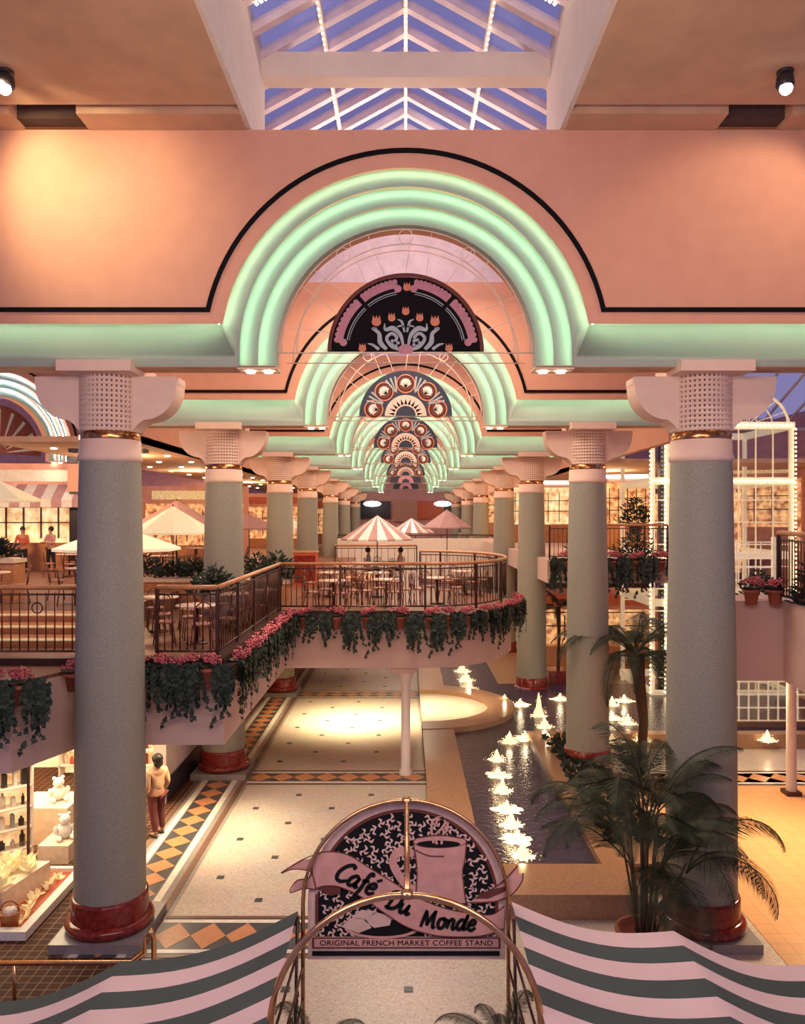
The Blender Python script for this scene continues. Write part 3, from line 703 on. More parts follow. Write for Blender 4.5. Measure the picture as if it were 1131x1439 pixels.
# planters with shrubs on the upper dining deck
def trough(a, b2, z0, z1, label, dpt=.6):
    o = thing('planter_trough', label, 'planter', ((a[0] + b2[0]) / 2, (a[1] + b2[1]) / 2, z0)); L = math.hypot(b2[0] - a[0], b2[1] - a[1]); ang = math.atan2(b2[1] - a[1], b2[0] - a[0]); o.rotation_euler = (0, 0, ang)
    MB().span((-L / 2, -dpt / 2, 0), (L / 2, dpt / 2, z1 - z0 - .1)).build('trough_body', 'wood', o)
    mb = MB(); mb.tube([(-L / 2, 0, z1 - z0 - .06), (L / 2, 0, z1 - z0 - .06)], .09, 10)
    mb.span((-L / 2 - .03, -dpt / 2 - .04, z1 - z0 - .1), (L / 2 + .03, dpt / 2 + .04, z1 - z0)); mb.build('cap', 'goods2', o); return o
M['goods2'] = mat('cream_cap', (.78, .62, .48), .5)
trough((-8.4, 22.6), (-5.5, 22.6), ZD, 4.98, 'cream-capped planter between the first two left columns')
trough((-12.5, 20.2), (-9.7, 20.2), 4.65, 5.65, 'cream-capped planter at the left edge of the dining platform')
for k, (x, y, z, r, h) in enumerate(((-8.0, 22.6, 4.98, .6, .8), (-7.3, 22.6, 4.98, .6, .75), (-6.5, 22.6, 4.98, .5, .55), (-5.9, 22.6, 4.98, .5, .55))):
    bush('leafy_shrub', 'dark leafy shrub in the cream-capped planter, %s from the left' % FIRST[k], (x, y, z), r, h, 300, 20 + k, group='shrubs on the dining deck')
for k, (x, y, z, r, h) in enumerate(((-11.4, 20.2, 5.62, .8, .85), (-10.3, 20.2, 5.62, .6, .6))):
    bush('leafy_shrub', 'dark leafy shrub in the far left planter, %s' % ('at the picture edge' if k == 0 else 'nearer the column'), (x, y, z), r, h, 380, 30 + k, group='shrubs on the dining deck')
bush('potted_fern', 'dark fern in a white pot before the second left column', (-4.75, 19.9, 4.75), .65, .8, 420, 40, potted='white')
bush('potted_fern', 'dark fern in a white pot just right of the second left column', (-3.72, 21.3, 4.75), .42, .7, 320, 44, potted='white')
bush('leafy_shrub', 'dark leafy shrub left of the third left column', (-4.6, 25, 4.75), .7, .9, 400, 41, group='shrubs on the dining deck')
bush('leafy_shrub', 'leafy shrub in front of the third left column', (-3.7, 23.2, 4.85), .6, .9, 400, 42, group='shrubs on the dining deck')
trough((-5.6, 25), (-3.6, 23.1), ZD, 4.85, 'cream-capped planter before the third left column')
bush('leafy_shrub', 'dark shrub on the right balcony behind the railing, left', (6.4, 28.9, ZR), .7, 1.3, 400, 51, group='shrubs on the right balcony')
bush('leafy_shrub', 'dark shrub on the right balcony behind the railing, right', (8.2, 28.9, ZR), .8, 1.1, 400, 52, group='shrubs on the right balcony')
bush('leafy_shrub', 'dark shrub behind the nearest right balcony railing', (7.1, 13.4, ZR), .7, 1.0, 500, 53, group='shrubs on the right balcony')
bush('leafy_shrub', 'leafy shrub spilling over the corner of the nearest right balcony', (6.35, 14.45, ZR + .05), .38, .55, 260, 57, (.07, .13), group='shrubs on the right balcony')
o = bush('flowering_tree', 'small tree in a pot behind the second right column on the balcony', (9.0, 31.5, 6.4), .8, 1.2, 420, 54, potted='dark')

# ------------------------------------------------------------------ café furniture
def make_table(r=.42):
    o = thing('cafe_table', 'x', 'table')
    MB().lathe([(0, .74), (r, .74), (r, .77), (0, .77)], 28).build('tabletop', 'tabletop', o)
    MB().tube([(0, 0, .04), (0, 0, .74)], .03, 8).build('leg', 'bronze', o)
    MB().lathe([(0, 0), (.22, 0), (.2, .03), (.04, .06), (0, .06)], 20).build('base', 'bronze', o)
    return o
def make_chair():
    o = thing('cafe_chair', 'x', 'chair')
    MB().lathe([(0, .44), (.20, .44), (.21, .46), (.2, .48), (0, .48)], 20).build('seat', 'seat', o)
    for sx in (-1, 1):
        MB().tube([(sx * .15, -.13, .45), (sx * .19, -.19, 0)], .014, 6).build('leg', 'chair', o)
        MB().tube([(sx * .15, .13, .45), (sx * .18, .2, 0)], .014, 6).build('leg', 'chair', o)
    mb = MB(); hp = [(.18 * math.cos(a * PI / 10), .17 + .05 * math.sin(a * PI / 10), .66 + .24 * math.sin(a * PI / 10)) for a in range(11)]
    mb.tube([(.17, .14, .45)] + hp + [(-.17, .14, .45)], .014, 6); bk = mb.build('backrest', 'chair', o)
    mb = MB()
    for x in (-.08, 0, .08): mb.tube([(x, .16, .46), (x, .21, .88 - abs(x) * .5)], .008, 5)
    mb.build('spindles', 'chair', bk)
    return o
T0, C0 = make_table(), make_chair(); nt_ = nc_ = 0
def table_set(x, y, z, phrase, n=4, rot=.4, chairs=True):
    global nt_, nc_
    t = T0 if nt_ == 0 else dup(T0, (0, 0, 0)); nt_ += 1; t.location = (x, y, z); t['label'] = 'small round café table %s' % phrase; t['group'] = 'round café tables'
    for k in range(n if chairs else 0):
        a = rot + 2 * PI * k / n; c = C0 if nc_ == 0 else dup(C0, (0, 0, 0)); nc_ += 1
        c.location = (x + .62 * math.cos(a), y + .62 * math.sin(a), z); c.rotation_euler = (0, 0, a - PI / 2)
        dd_ = math.degrees(a) % 360; side = ['right', 'far right', 'far', 'far left', 'left', 'near left', 'near', 'near right'][int((dd_ + 22.5) // 45) % 8]
        c['label'] = ('brown chair, %s side of table %s' % (side, phrase)); c['group'] = 'brown café chairs'
table_set(-4.15, 16.0, ZD, 'beside the railing right of the nearest column')
table_set(-4.0, 18.4, ZD, 'with chairs behind the receding railing')
table_set(-5.4, 17.6, ZD, 'hidden partly by the nearest column')
table_set(-8.1, 20.2, 4.65, 'on the platform just left of the nearest column')
table_set(-9.6, 18.6, 4.65, 'on the platform at the left picture edge')
table_set(-7.3, 18.9, 4.65, 'on the platform against the nearest column')
table_set(-2.0, 22.2, ZD, 'at the left behind the bridge railing')
table_set(-.55, 22.6, ZD, 'at the middle behind the bridge railing')
table_set(.9, 23.2, ZD, 'right of the middle on the bridge')
table_set(-.9, 25.2, ZD, 'second row on the bridge, middle')
table_set(1.9, 26.0, ZD, 'in the rounded end of the bridge')
table_set(-2.4, 25.4, ZD, 'second row on the bridge, left')
table_set(-2.2, 29.0, ZD, 'with stacked-looking chairs beside the brown cabinet')
table_set(-.85, 32.0, ZD, 'between the two seated diners')
table_set(-8.0, 26.5, 4.65, 'under the cream umbrella left of the second column')
table_set(-9.8, 25, 4.65, 'beyond the left planter')
table_set(-11.5, 27.5, 4.65, 'in front of the lit counter at far left')
table_set(-6.9, 31, 4.65, 'between the second and third left columns')
table_set(-8.6, 33, 4.65, 'further back between the second and third left columns')
table_set(-13.2, 25, 4.65, 'at far left beside the doorway')
def umbrella(px, py_tip, py_bot, s, hw, zf, label, cols, n=8, strip=1):
    p = P(px, py_tip, s); zb = EYE - (py_bot - 726) / s; h = p.z - zb; zt = p.z - zf
    o = thing('cafe_umbrella', label, 'umbrella', (p.x, p.y, zf), rd.uniform(0, .5), 'café umbrellas')
    mb = MB(); r = hw / s; N = n * strip
    def rim(i):
        a = 2 * PI * (i / N) ; seg = 2 * PI / n; a_in = (a % seg) - seg / 2; rr = r * math.cos(seg / 2) / math.cos(a_in); return (rr * math.cos(a), rr * math.sin(a), zt - h)
    mb.add([(0, 0, zt)] + [rim(i) for i in range(N)], [], 0)
    for i in range(N):
        mb.f.append((0, 1 + i, 1 + (i + 1) % N)); mb.m.append(i % 2 if len(cols) > 1 else 0); mb.sm.append(False)
    for i in range(N):
        a, b2 = rim(i), rim(i + 1); mb.add([a, b2, (b2[0], b2[1], b2[2] - .06), (a[0], a[1], a[2] - .06)], [(0, 1, 2, 3)], i % 2 if len(cols) > 1 else 0)
    cn = mb.build('canopy', cols, o)
    MB().tube([(0, 0, 0), (0, 0, zt + .05)], .022, 6).build('pole', 'bronze', o)
    mb = MB()
    for i in range(n):
        a = 2 * PI * i / n; mb.tube([(r * .95 * math.cos(a), r * .95 * math.sin(a), zt - h), (0, 0, zt - h * .25)], .008, 4)
    mb.build('ribs', 'bronze', cn)
    return o
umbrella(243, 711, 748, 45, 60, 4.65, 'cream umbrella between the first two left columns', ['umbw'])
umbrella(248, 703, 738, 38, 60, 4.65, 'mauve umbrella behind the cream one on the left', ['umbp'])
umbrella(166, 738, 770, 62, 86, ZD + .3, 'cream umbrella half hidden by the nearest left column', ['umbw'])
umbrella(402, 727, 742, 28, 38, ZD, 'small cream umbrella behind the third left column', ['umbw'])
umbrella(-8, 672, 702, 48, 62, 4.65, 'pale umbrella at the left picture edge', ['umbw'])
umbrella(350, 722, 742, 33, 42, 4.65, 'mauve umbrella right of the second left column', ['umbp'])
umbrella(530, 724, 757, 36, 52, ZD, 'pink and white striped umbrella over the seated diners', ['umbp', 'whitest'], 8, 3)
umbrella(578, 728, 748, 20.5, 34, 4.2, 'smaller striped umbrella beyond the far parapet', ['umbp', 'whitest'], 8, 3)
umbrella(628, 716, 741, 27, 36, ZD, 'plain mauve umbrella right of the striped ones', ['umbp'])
# cabinet on the bridge deck
o = thing('service_cabinet', 'tall red-brown service cabinet on the deck left of the seated diners', 'cabinet', (-3.65, 29.6, ZD))
MB().span((-.45, -.3, 0), (.4, .3, 1.2)).build('cabinet_body', 'shopred', o); MB().span((-.48, -.33, 1.2), (.43, .33, 1.25)).build('top', 'wood', o); MB().span((-.4, -.32, .1), (.35, -.30, 1.1)).build('door', 'redm', o); MB().span((.22, -.36, .55), (.26, -.32, .75)).build('handle', 'brass', o.children[-1] if o.children else o)

# ------------------------------------------------------------------ fountain
wx0, wx1 = 1.42, 3.55
CH = .42
wat = MB(); wat.span((wx0 - .1, 14.5, .1), (wx1 + .1, 23.9, .28)); wat.span((.5, 23.9, .1), (14, 30.9, .28)); wat.span((wx0 - .1, 30.9, .1), (wx1, 40.5, .28))
tag(wat.build('fountain_water', 'water'), 'dark rippling water of the long fountain pool', 'water')
tag(MB().span((.5, 13.35, 0), (wx0, 24.2, CH), 0).build('fountain_coping', 'granite'), 'tan granite bench along the left side of the near pool', 'fountain edge')
tag(MB().span((wx0, 13.35, 0), (4.0, 14.55, CH), 0).build('fountain_coping', 'granite'), 'tan granite end bench at the near end of the pool behind the sign', 'fountain edge')
tag(MB().span((wx1, 14.55, 0), (5.2, 23.6, CH), 0).build('fountain_coping', 'granite'), 'broad tan granite planter bench right of the near pool', 'fountain edge')
tag(MB().span((5.2, 23.2, 0), (13.5, 23.6, CH), 0).build('fountain_coping', 'granite'), 'tan granite kerb at the front of the wide cross pool', 'fountain edge')
tag(MB().span((.5, 29.9, 0), (wx0, 40.5, CH), 0).build('fountain_coping', 'granite'), 'tan granite kerb along the left side of the far pool', 'fountain edge')
tag(MB().span((wx1, 30.9, 0), (5.4, 40.5, .2), 0).build('fountain_coping', 'granite'), 'low tan granite kerb right of the far pool', 'fountain edge')
tag(MB().span((5.4, 30.9, 0), (14, 31.3, .2), 0).build('fountain_coping', 'granite'), 'low tan granite kerb at the back of the wide cross pool', 'fountain edge')
tag(MB().span((1.0, 40.5, 0), (5.4, 41, CH), 0).build('fountain_coping', 'granite'), 'tan granite kerb at the far end of the far pool', 'fountain edge')

# round terrace pushing into the pool
bc = (.5, 26.85); ro, ri = 3.12, 2.25
an = [-PI / 2 + PI * k / 40 for k in range(41)]
mb = MB(); inner = [(bc[0] + ri * math.cos(a), bc[1] + ri * math.sin(a)) for a in an]; outer_ = [(bc[0] + ro * math.cos(a), bc[1] + ro * math.sin(a)) for a in an]
for q in range(40):
    mb.prism([inner[q], outer_[q], outer_[q + 1], inner[q + 1]], 0, CH + .02)
tag(mb.build('round_bench', 'granite'), 'curved tan granite bench ringing the half-round terrace', 'bench')
struct(MB().prism(inner, 0, .3).build('floor_terrace', 'terr'))
# planter bed with ground cover on the right of the pool
mb = MB(); q = random.Random(9)
for k in range(700):
    leaf(mb, Vector((q.uniform(3.9, 5.0), q.uniform(13.8 + 1.6, 23), CH + .02)), Vector((q.uniform(-1, 1), q.uniform(-1, 1), .9)), Vector((0, -1, .3)), q.uniform(.08, .16), 0, LEAF5)
tag(mb.build('ground_cover', 'ivy'), 'low green leaves growing along the granite bench right of the pool', 'plants', None, 'stuff')
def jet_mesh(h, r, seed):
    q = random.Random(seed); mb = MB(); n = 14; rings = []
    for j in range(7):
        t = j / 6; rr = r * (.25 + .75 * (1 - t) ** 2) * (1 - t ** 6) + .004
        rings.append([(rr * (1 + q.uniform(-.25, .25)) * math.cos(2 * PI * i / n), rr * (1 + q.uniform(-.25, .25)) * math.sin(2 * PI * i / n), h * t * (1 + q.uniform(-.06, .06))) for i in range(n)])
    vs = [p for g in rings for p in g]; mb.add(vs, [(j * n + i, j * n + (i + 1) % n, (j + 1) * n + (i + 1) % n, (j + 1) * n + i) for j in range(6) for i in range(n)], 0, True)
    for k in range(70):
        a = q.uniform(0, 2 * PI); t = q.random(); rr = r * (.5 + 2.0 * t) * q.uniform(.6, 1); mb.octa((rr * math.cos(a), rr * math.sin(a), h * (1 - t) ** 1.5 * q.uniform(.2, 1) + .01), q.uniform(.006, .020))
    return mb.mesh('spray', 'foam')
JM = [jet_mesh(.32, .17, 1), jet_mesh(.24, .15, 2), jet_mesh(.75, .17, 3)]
def puddle_mesh(r, seed):
    q = random.Random(seed); mb = MB(); n = 22
    mb.add([(r * (1 + q.uniform(-.3, .3)) * math.cos(2 * PI * i / n), r * (1 + q.uniform(-.3, .3)) * math.sin(2 * PI * i / n), .006) for i in range(n)], [tuple(range(n))]); return mb.mesh('foam_glow_disc', 'foam')  # flat glowing foam disc, painting the lamp glow onto the water
PM = [puddle_mesh(.26, 1), puddle_mesh(.34, 2)]
jets = []
near = [(698, 1068), (700, 1090), (706, 1112), (712, 1138), (718, 1160), (727, 1180), (734, 1203)]
far = [(648, 930), (650, 944), (655, 957), (659, 969)]
cross = [(709, 988), (731, 991), (757, 1006), (787, 983), (765, 1022), (738, 1038), (716, 1043), (770, 1042), (860, 991), (877, 985), (882, 1017), (860, 1042), (902, 1041), (860, 1010), (1078, 1041)]
LP = []
def jet(px, py, kind, label, group, sc_=1.0, m=0):
    p = FL(px, py, .28); o = thing('fountain_jet', label, 'fountain jet', p, rd.uniform(0, 6), group); o.scale = (sc_,) * 3
    link('spray', JM[m], o)['kind'] = 'stuff'; link('foam_glow_disc', PM[m % 2], o); LP.append(p)
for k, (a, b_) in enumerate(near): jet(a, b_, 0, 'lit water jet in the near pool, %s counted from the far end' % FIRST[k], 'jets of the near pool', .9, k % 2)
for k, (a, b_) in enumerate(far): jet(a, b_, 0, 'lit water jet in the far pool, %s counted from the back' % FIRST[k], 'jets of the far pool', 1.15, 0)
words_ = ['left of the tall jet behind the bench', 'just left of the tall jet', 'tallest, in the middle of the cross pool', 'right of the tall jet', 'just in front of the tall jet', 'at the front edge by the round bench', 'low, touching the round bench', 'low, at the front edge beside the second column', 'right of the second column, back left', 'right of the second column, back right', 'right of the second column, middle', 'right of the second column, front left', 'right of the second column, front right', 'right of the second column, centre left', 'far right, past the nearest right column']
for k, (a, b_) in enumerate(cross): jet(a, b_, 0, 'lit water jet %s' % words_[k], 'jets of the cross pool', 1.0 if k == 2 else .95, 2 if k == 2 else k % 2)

# thin white post under the bridge
o = thing('support_post', 'slender white post under the middle of the bridge', 'post', (0, 20.9, 0))
MB().lathe([(.17, 0), (.17, .12), (.12, .14), (.115, 2.35), (.12, 2.4), (.2, 2.62), (.22, 2.72)], 20).build('shaft', 'white', o)
MB().span((-.42, -.3, 2.70), (.3, .3, 2.84)).build('cap', 'fascia', o)
o = thing('support_post', 'slender cream post on the tan floor at the right edge', 'post', (9.3, 19.4, 0))
MB().lathe([(.12, .1), (.11, 3.9)], 18).build('shaft', 'white', o); MB().span((-.18, -.18, 0), (.18, .18, .1)).build('foot', 'bronze', o)


#PART2
# ------------------------------------------------------------------ coffee stand sign, brass hoops, canvas roof
S0 = 147.0; YS = F / S0
SX = 571.5
def sg(cx_, cy_): return ((cx_ / 2.7585 + 370 - SX) / S0, -(cy_ / 2.7585 + 1100 - 726) / S0 + EYE)
signloc = ((SX - 570) / S0, YS, 0)
sgn = thing('coffee_stand_sign', 'arched coffee stand sign with mug, ribbon banner and lettering', 'sign', signloc)
N = 40
def archp(hw, ztop, zc, zb_, n=40): return [(-hw, zb_)] + [(hw * math.cos(PI - PI * i / n), zc + (ztop - zc) * math.sin(PI * i / n)) for i in range(n + 1)] + [(hw, zb_)]
zb_ = sg(0, 685)[1]; zt_ = sg(0, 72)[1]; zc_ = 3.02
MB().plate(archp(.945, zt_, zc_, zb_), 0, .05).build('board', 'signc', sgn)
mb = MB(); mb.flat(archp(.86, zt_ - .085, zc_, sg(0, 595)[1]), -.004); mb.build('foliage_ground', 'signk', sgn)
mb = MB(); A = archp(.875, zt_ - .07, zc_, sg(0, 595)[1]); B = archp(.845, zt_ - .10, zc_, sg(0, 595)[1])
mb.strip([(x, -.006, z) for x, z in A], [(x, -.006, z) for x, z in B], 0, False); mb.build('border_line', 'signr', sgn)
# leafy pattern: pale curling leaves on the black ground
mb = MB(); q = random.Random(21)
pts_ = []
for k in range(900):
    x = q.uniform(-.83, .83); z = q.uniform(sg(0, 590)[1], zt_ - .12)
    zl = zc_ + (zt_ - .1 - zc_) * math.sqrt(max(0, 1 - (x / .84) ** 2))
    if z > zl - .03: continue
    if all((x - a) ** 2 + (z - b_) ** 2 > .070 ** 2 for a, b_ in pts_): pts_.append((x, z))
for x, z in pts_:
    a = q.uniform(0, 2 * PI)
    for j in range(3):
        b_ = a + j * 1.7 + q.uniform(-.2, .2); l = q.uniform(.042, .06)
        ribbon(mb, [(x, z), (x + l * .6 * math.cos(b_), z + l * .6 * math.sin(b_)), (x + l * math.cos(b_ + .7), z + l * math.sin(b_ + .7))], [.006, .026, .003], -.007, 0, 4)
mb.build('leaf_pattern', 'signc', sgn)
# mug
def poly(pts, y, m=0, mbb=None):
    mb_ = mbb or MB(); mb_.flat([sg(*p) for p in pts], y, m); return mb_
mb = MB()
mug = [(580, 225), (595, 330), (590, 455), (785, 465), (772, 350), (780, 300), (788, 225)]
mb.flat([sg(*p) for p in mug], -.010)
c = sg(684, 226); mb.add([(c[0] + .262 * math.cos(2 * PI * i / 24), -.011, c[1] + .058 * math.sin(2 * PI * i / 24)) for i in range(24)], [tuple(range(24))])
mb.build('mug', 'signp', sgn)
mb = MB(); c = sg(678, 236); mb.add([(c[0] + .21 * math.cos(2 * PI * i / 24), -.013, c[1] + .036 * math.sin(2 * PI * i / 24)) for i in range(24)], [tuple(range(24))]); mb.build('coffee', 'signk', sgn)
mb = MB(); ribbon(mb, [sg(*p) for p in ((585, 275), (530, 262), (502, 300), (520, 350), (560, 400), (600, 410))], [.075] * 6, -.009); mb.build('mug_handle', 'signp', sgn)
mb = MB()
for st in (((672, 236), (668, 200), (690, 175), (705, 150), (690, 135), (670, 150), (678, 165)), ((690, 236), (695, 200), (712, 180), (714, 150)), ((660, 232), (652, 190), (655, 150), (680, 132), (705, 140))):
    ribbon(mb, [sg(*p) for p in st], .022, -.015)
mb.build('steam', 'signp', sgn)
mb = MB()
for st in (((580, 225), (595, 330), (590, 455)), ((788, 225), (780, 300), (772, 350), (785, 465)), ((590, 258), (640, 280), (700, 282)), ((600, 210), (684, 200), (770, 212))): ribbon(mb, [sg(*p) for p in st], .010, -.016)
mb.add([(sg(684, 226)[0] + .262 * math.cos(2 * PI * i / 24) * k_, -.016, sg(684, 226)[1] + .058 * math.sin(2 * PI * i / 24) * k_) for k_ in (1, .96) for i in range(24)], [(i, (i + 1) % 24, 24 + (i + 1) % 24, 24 + i) for i in range(24)])
mb.build('mug_outline', 'signr', sgn)
# beignets plate lower left
mb = MB(); c = sg(460, 560)
mb.add([(c[0] + .36 * math.cos(2 * PI * i / 30), -.010, c[1] + .105 * math.sin(2 * PI * i / 30)) for i in range(30)], [tuple(range(30))], 0)
mb.add([(c[0] + .31 * math.cos(2 * PI * i / 30), -.011, c[1] + .08 * math.sin(2 * PI * i / 30)) for i in range(30)], [tuple(range(30))], 1)
for pg in ([(300, 555), (345, 520), (400, 530), (420, 560), (370, 580)], [(390, 530), (440, 500), (500, 515), (490, 550), (430, 560)], [(345, 520), (380, 490), (440, 495), (400, 525)]): mb.flat([sg(*p) for p in pg], -.013, 2)
mb.build('pastry_plate', ['signp', 'signk', 'signc'], sgn)
# ribbon banner (main band, folds, tails)
def band(mb, top, bot, y, m=0):
    def cr(pts, n=8):
        P4 = [pts[0]] + pts + [pts[-1]]; out = []
        for i in range(1, len(P4) - 2):
            for k in range(n):
                t = k / n; out.append(tuple(.5 * (2 * P4[i][d] + (P4[i + 1][d] - P4[i - 1][d]) * t + (2 * P4[i - 1][d] - 5 * P4[i][d] + 4 * P4[i + 1][d] - P4[i + 2][d]) * t * t + (3 * P4[i][d] - P4[i - 1][d] - 3 * P4[i + 1][d] + P4[i + 2][d]) * t ** 3) for d in (0, 1)))
        out.append(pts[-1]); return out
    A = [sg(*p) for p in cr(top)]; B = [sg(*p) for p in cr(bot)]
    mb.strip([(x, y, z) for x, z in A], [(x, y, z) for x, z in B], m, False)
TOP = [(200, 275), (250, 262), (330, 275), (420, 330), (510, 385), (600, 440), (700, 480), (800, 500), (885, 505), (935, 470)]
BOT = [(205, 405), (240, 395), (300, 400), (385, 440), (470, 500), (560, 555), (660, 585), (770, 592), (860, 585), (930, 560)]
mb = MB()
band(mb, TOP, BOT, -.024, 0)
mb.flat([sg(*p) for p in ((205, 272), (195, 290), (150, 295), (70, 345), (120, 330), (185, 340), (175, 365), (130, 375), (105, 420), (160, 405), (215, 410), (210, 330))], -.020, 0)
mb.flat([sg(*p) for p in ((215, 405), (260, 435), (300, 425), (300, 400), (250, 385))], -.022, 1)
mb.flat([sg(*p) for p in ((800, 460), (900, 455), (960, 430), (1000, 380), (1005, 345), (990, 360), (985, 315), (950, 350), (935, 370), (880, 410), (830, 430))], -.020, 0)
mb.flat([sg(*p) for p in ((815, 445), (870, 445), (930, 420), (950, 395), (900, 405), (840, 430))], -.023, 1)
mb.build('ribbon_banner', ['signp', 'signr'], sgn)
mb = MB()
def line(pts, w=.010, y=-.027): ribbon(mb, [sg(*p) for p in pts], w, y)
line(TOP); line(BOT); line([TOP[0], (190, 330), BOT[0]]); line(((205, 272), (150, 295), (70, 345), (120, 330), (185, 340), (175, 365), (130, 375), (105, 420), (160, 405), (215, 410)))
line(((800, 460), (900, 455), (960, 430), (1000, 380), (1005, 345)), .012); line(((830, 430), (880, 410), (935, 370), (985, 315)), .012)
mb.build('banner_outline', 'signr', sgn)
# brush lettering, strokes in crop pixels
G = {
 'C': [[(.62, .82), (.66, .95), (.50, 1.0), (.25, .80), (.08, .42), (.14, .08), (.40, .0), (.66, .18)]],
 'a': [[(.46, .50), (.30, .58), (.10, .38), (.08, .10), (.22, .0), (.40, .16), (.48, .50)], [(.50, .56), (.44, .2), (.50, .02), (.62, .12)]],
 'f': [[(.42, .86), (.36, 1.0), (.24, .92), (.20, .5), (.18, .0), (.12, -.30)], [(.04, .48), (.22, .54), (.40, .56)]],
 'é': [[(.10, .26), (.36, .34), (.40, .50), (.26, .58), (.08, .36), (.10, .08), (.28, .0), (.50, .16)], [(.30, .74), (.50, .92)]],
 'e': [[(.10, .26), (.36, .34), (.40, .50), (.26, .58), (.08, .36), (.10, .08), (.28, .0), (.50, .16)]],
 'D': [[(.22, .92), (.20, .5), (.14, .04)], [(.02, .86), (.30, 1.0), (.62, .86), (.70, .45), (.48, .10), (.14, .04), (.04, .14)]],
 'u': [[(.08, .54), (.06, .18), (.16, .0), (.34, .14), (.44, .52)], [(.44, .54), (.42, .16), (.50, .0), (.64, .12)]],
 'M': [[(.04, .0), (.12, .5), (.20, .98)], [(.20, .96), (.30, .5), (.36, .1)], [(.36, .1), (.54, .6), (.72, .98)], [(.72, .98), (.68, .5), (.72, .02), (.84, .08)]],
 'o': [[(.30, .56), (.12, .48), (.06, .2), (.18, .0), (.38, .08), (.44, .36), (.30, .56), (.44, .50), (.56, .48)]],
 'n': [[(.08, .54), (.10, .28), (.06, .0)], [(.08, .3), (.24, .54), (.38, .46), (.36, .1), (.44, .0), (.56, .12)]],
 'd': [[(.42, .50), (.26, .56), (.08, .36), (.08, .08), (.22, .0), (.38, .18), (.50, .6), (.56, 1.0)], [(.54, .9), (.44, .3), (.46, .02), (.62, .10)]],
}
def word(txt, x0, y0, ang, h, adv, w):
    pen = 0; ca, sa = math.cos(R(ang)), math.sin(R(ang))
    for ch in txt:
        if ch in G:
            for st in G[ch]:
                pp = []
                for gx, gy in st:
                    lx = (pen + gx + gy * .16) * h; ly = gy * h
                    pp.append(sg(x0 + lx * ca + ly * sa, y0 + lx * sa - ly * ca))
                ws = [w * (.7 if i in (0, len(pp) - 1) else 1.0) for i in range(len(pp))]
                ribbon(mb, pp, ws, -.030, 0, 6)
            pen += adv.get(ch, .56)
ADV = {'C': .68, 'a': .60, 'f': .40, 'é': .5, 'D': .76, 'u': .62, 'M': .92, 'o': .54, 'n': .56, 'd': .62, 'e': .5}
mb = MB()
word('Café', 272, 364, 24, 76, ADV, .036); word('Du', 468, 476, 18, 72, ADV, .036); word('Monde', 606, 552, 4, 68, ADV, .034)
mb.build('brush_lettering', 'signk', sgn)
# subtitle board
mb = MB(); a = sg(190, 598); b_ = sg(918, 640); mb.flat([a, (b_[0], a[1]), b_, (a[0], b_[1])], -.008, 0)
a2 = sg(197, 603); b3 = sg(911, 635); mb.flat([a2, (b3[0], a2[1]), b3, (a2[0], b3[1])], -.010, 1)
a = sg(190, 650); b_ = sg(915, 668); mb.flat([a, (b_[0], a[1]), b_, (a[0], b_[1])], -.010, 2)
mb.build('subtitle_strip', ['signr', 'signp', 'signk'], sgn)
cu = bpy.data.curves.new('subtitle_lettering', 'FONT'); cu.body = 'ORIGINAL FRENCH MARKET COFFEE STAND'; cu.size = .072; cu.align_x = 'CENTER'; cu.align_y = 'CENTER'; cu.space_character = 1.05
to = bpy.data.objects.new('t', cu); COL.objects.link(to); bpy.context.view_layer.update()
me = bpy.data.meshes.new_from_object(to.evaluated_get(bpy.context.evaluated_depsgraph_get())); me.name = 'subtitle_lettering'; bpy.data.objects.remove(to)
xs_ = [v.co.x for v in me.vertices]; wd = max(xs_) - min(xs_); want = (668) / 2.7585 / S0; k_ = want / wd
c = sg(554, 619)
for v in me.vertices: v.co = Vector((c[0] + v.co.x * k_, -.014, c[1] + v.co.y * 1.0))
me.materials.append(M['signk']); link('subtitle_lettering', me, sgn)

# brass frame
YF = F / 189.0
frame = thing('brass_arbour_frame', 'brass hooped arbour frame over the coffee stand entrance', 'frame', (0, 0, 0))
def hoop(y, r, zc, n=28): return [(-r, y, 0), (-r, y, 1.5)] + [(r * math.cos(PI - PI * i / n), y, zc + r * math.sin(PI * i / n)) for i in range(n + 1)] + [(r, y, 1.5), (r, y, 0)]
MB().tube(hoop(YS - .05, .975, 3.03), .020, 8).build('rear_hoop', 'brass', frame)
MB().tube(hoop(YF, 1.01, 2.875), .026, 10).build('front_hoop', 'brass', frame)
MB().tube([(.01, YS - .05, 4.0), (.01, YF, 3.885)], .024, 8).build('ridge_bar', 'brass', frame)
for s_ in (-1, 1):
    MB().tube([(s_ * 1.06, YS - .3, 0), (s_ * 1.02, YS - .1, 2.9)], .016, 6).build('side_post', 'bronze', frame)
    mb = MB()
    for z in (2.75, 2.43, 2.12, 1.8):
        mb.tube([(s_ * .975, YS - .05, z), (s_ * 1.01, YF, z)], .012, 5)
    mb.build('crossbars', 'bronze', frame)
    for z in (2.27, 1.96):
        for yy in (7.3, 6.9, 6.5): mb = MB().tube([(s_ * .99, yy + .12 * math.cos(t * .6) * (1 - t / 22), z + .12 * math.sin(t * .6) * (1 - t / 22)) for t in range(16)], .008, 5); mb.build('iron_scroll', 'bronze', frame)
for z, y in ((4.0, YS - .05), (3.885, YF)): MB().lathe([(0, -.02), (.045, -.015), (.05, 0), (.045, .03), (0, .04)], 14, (.01, y, z)).build('fitting', 'brass', frame)
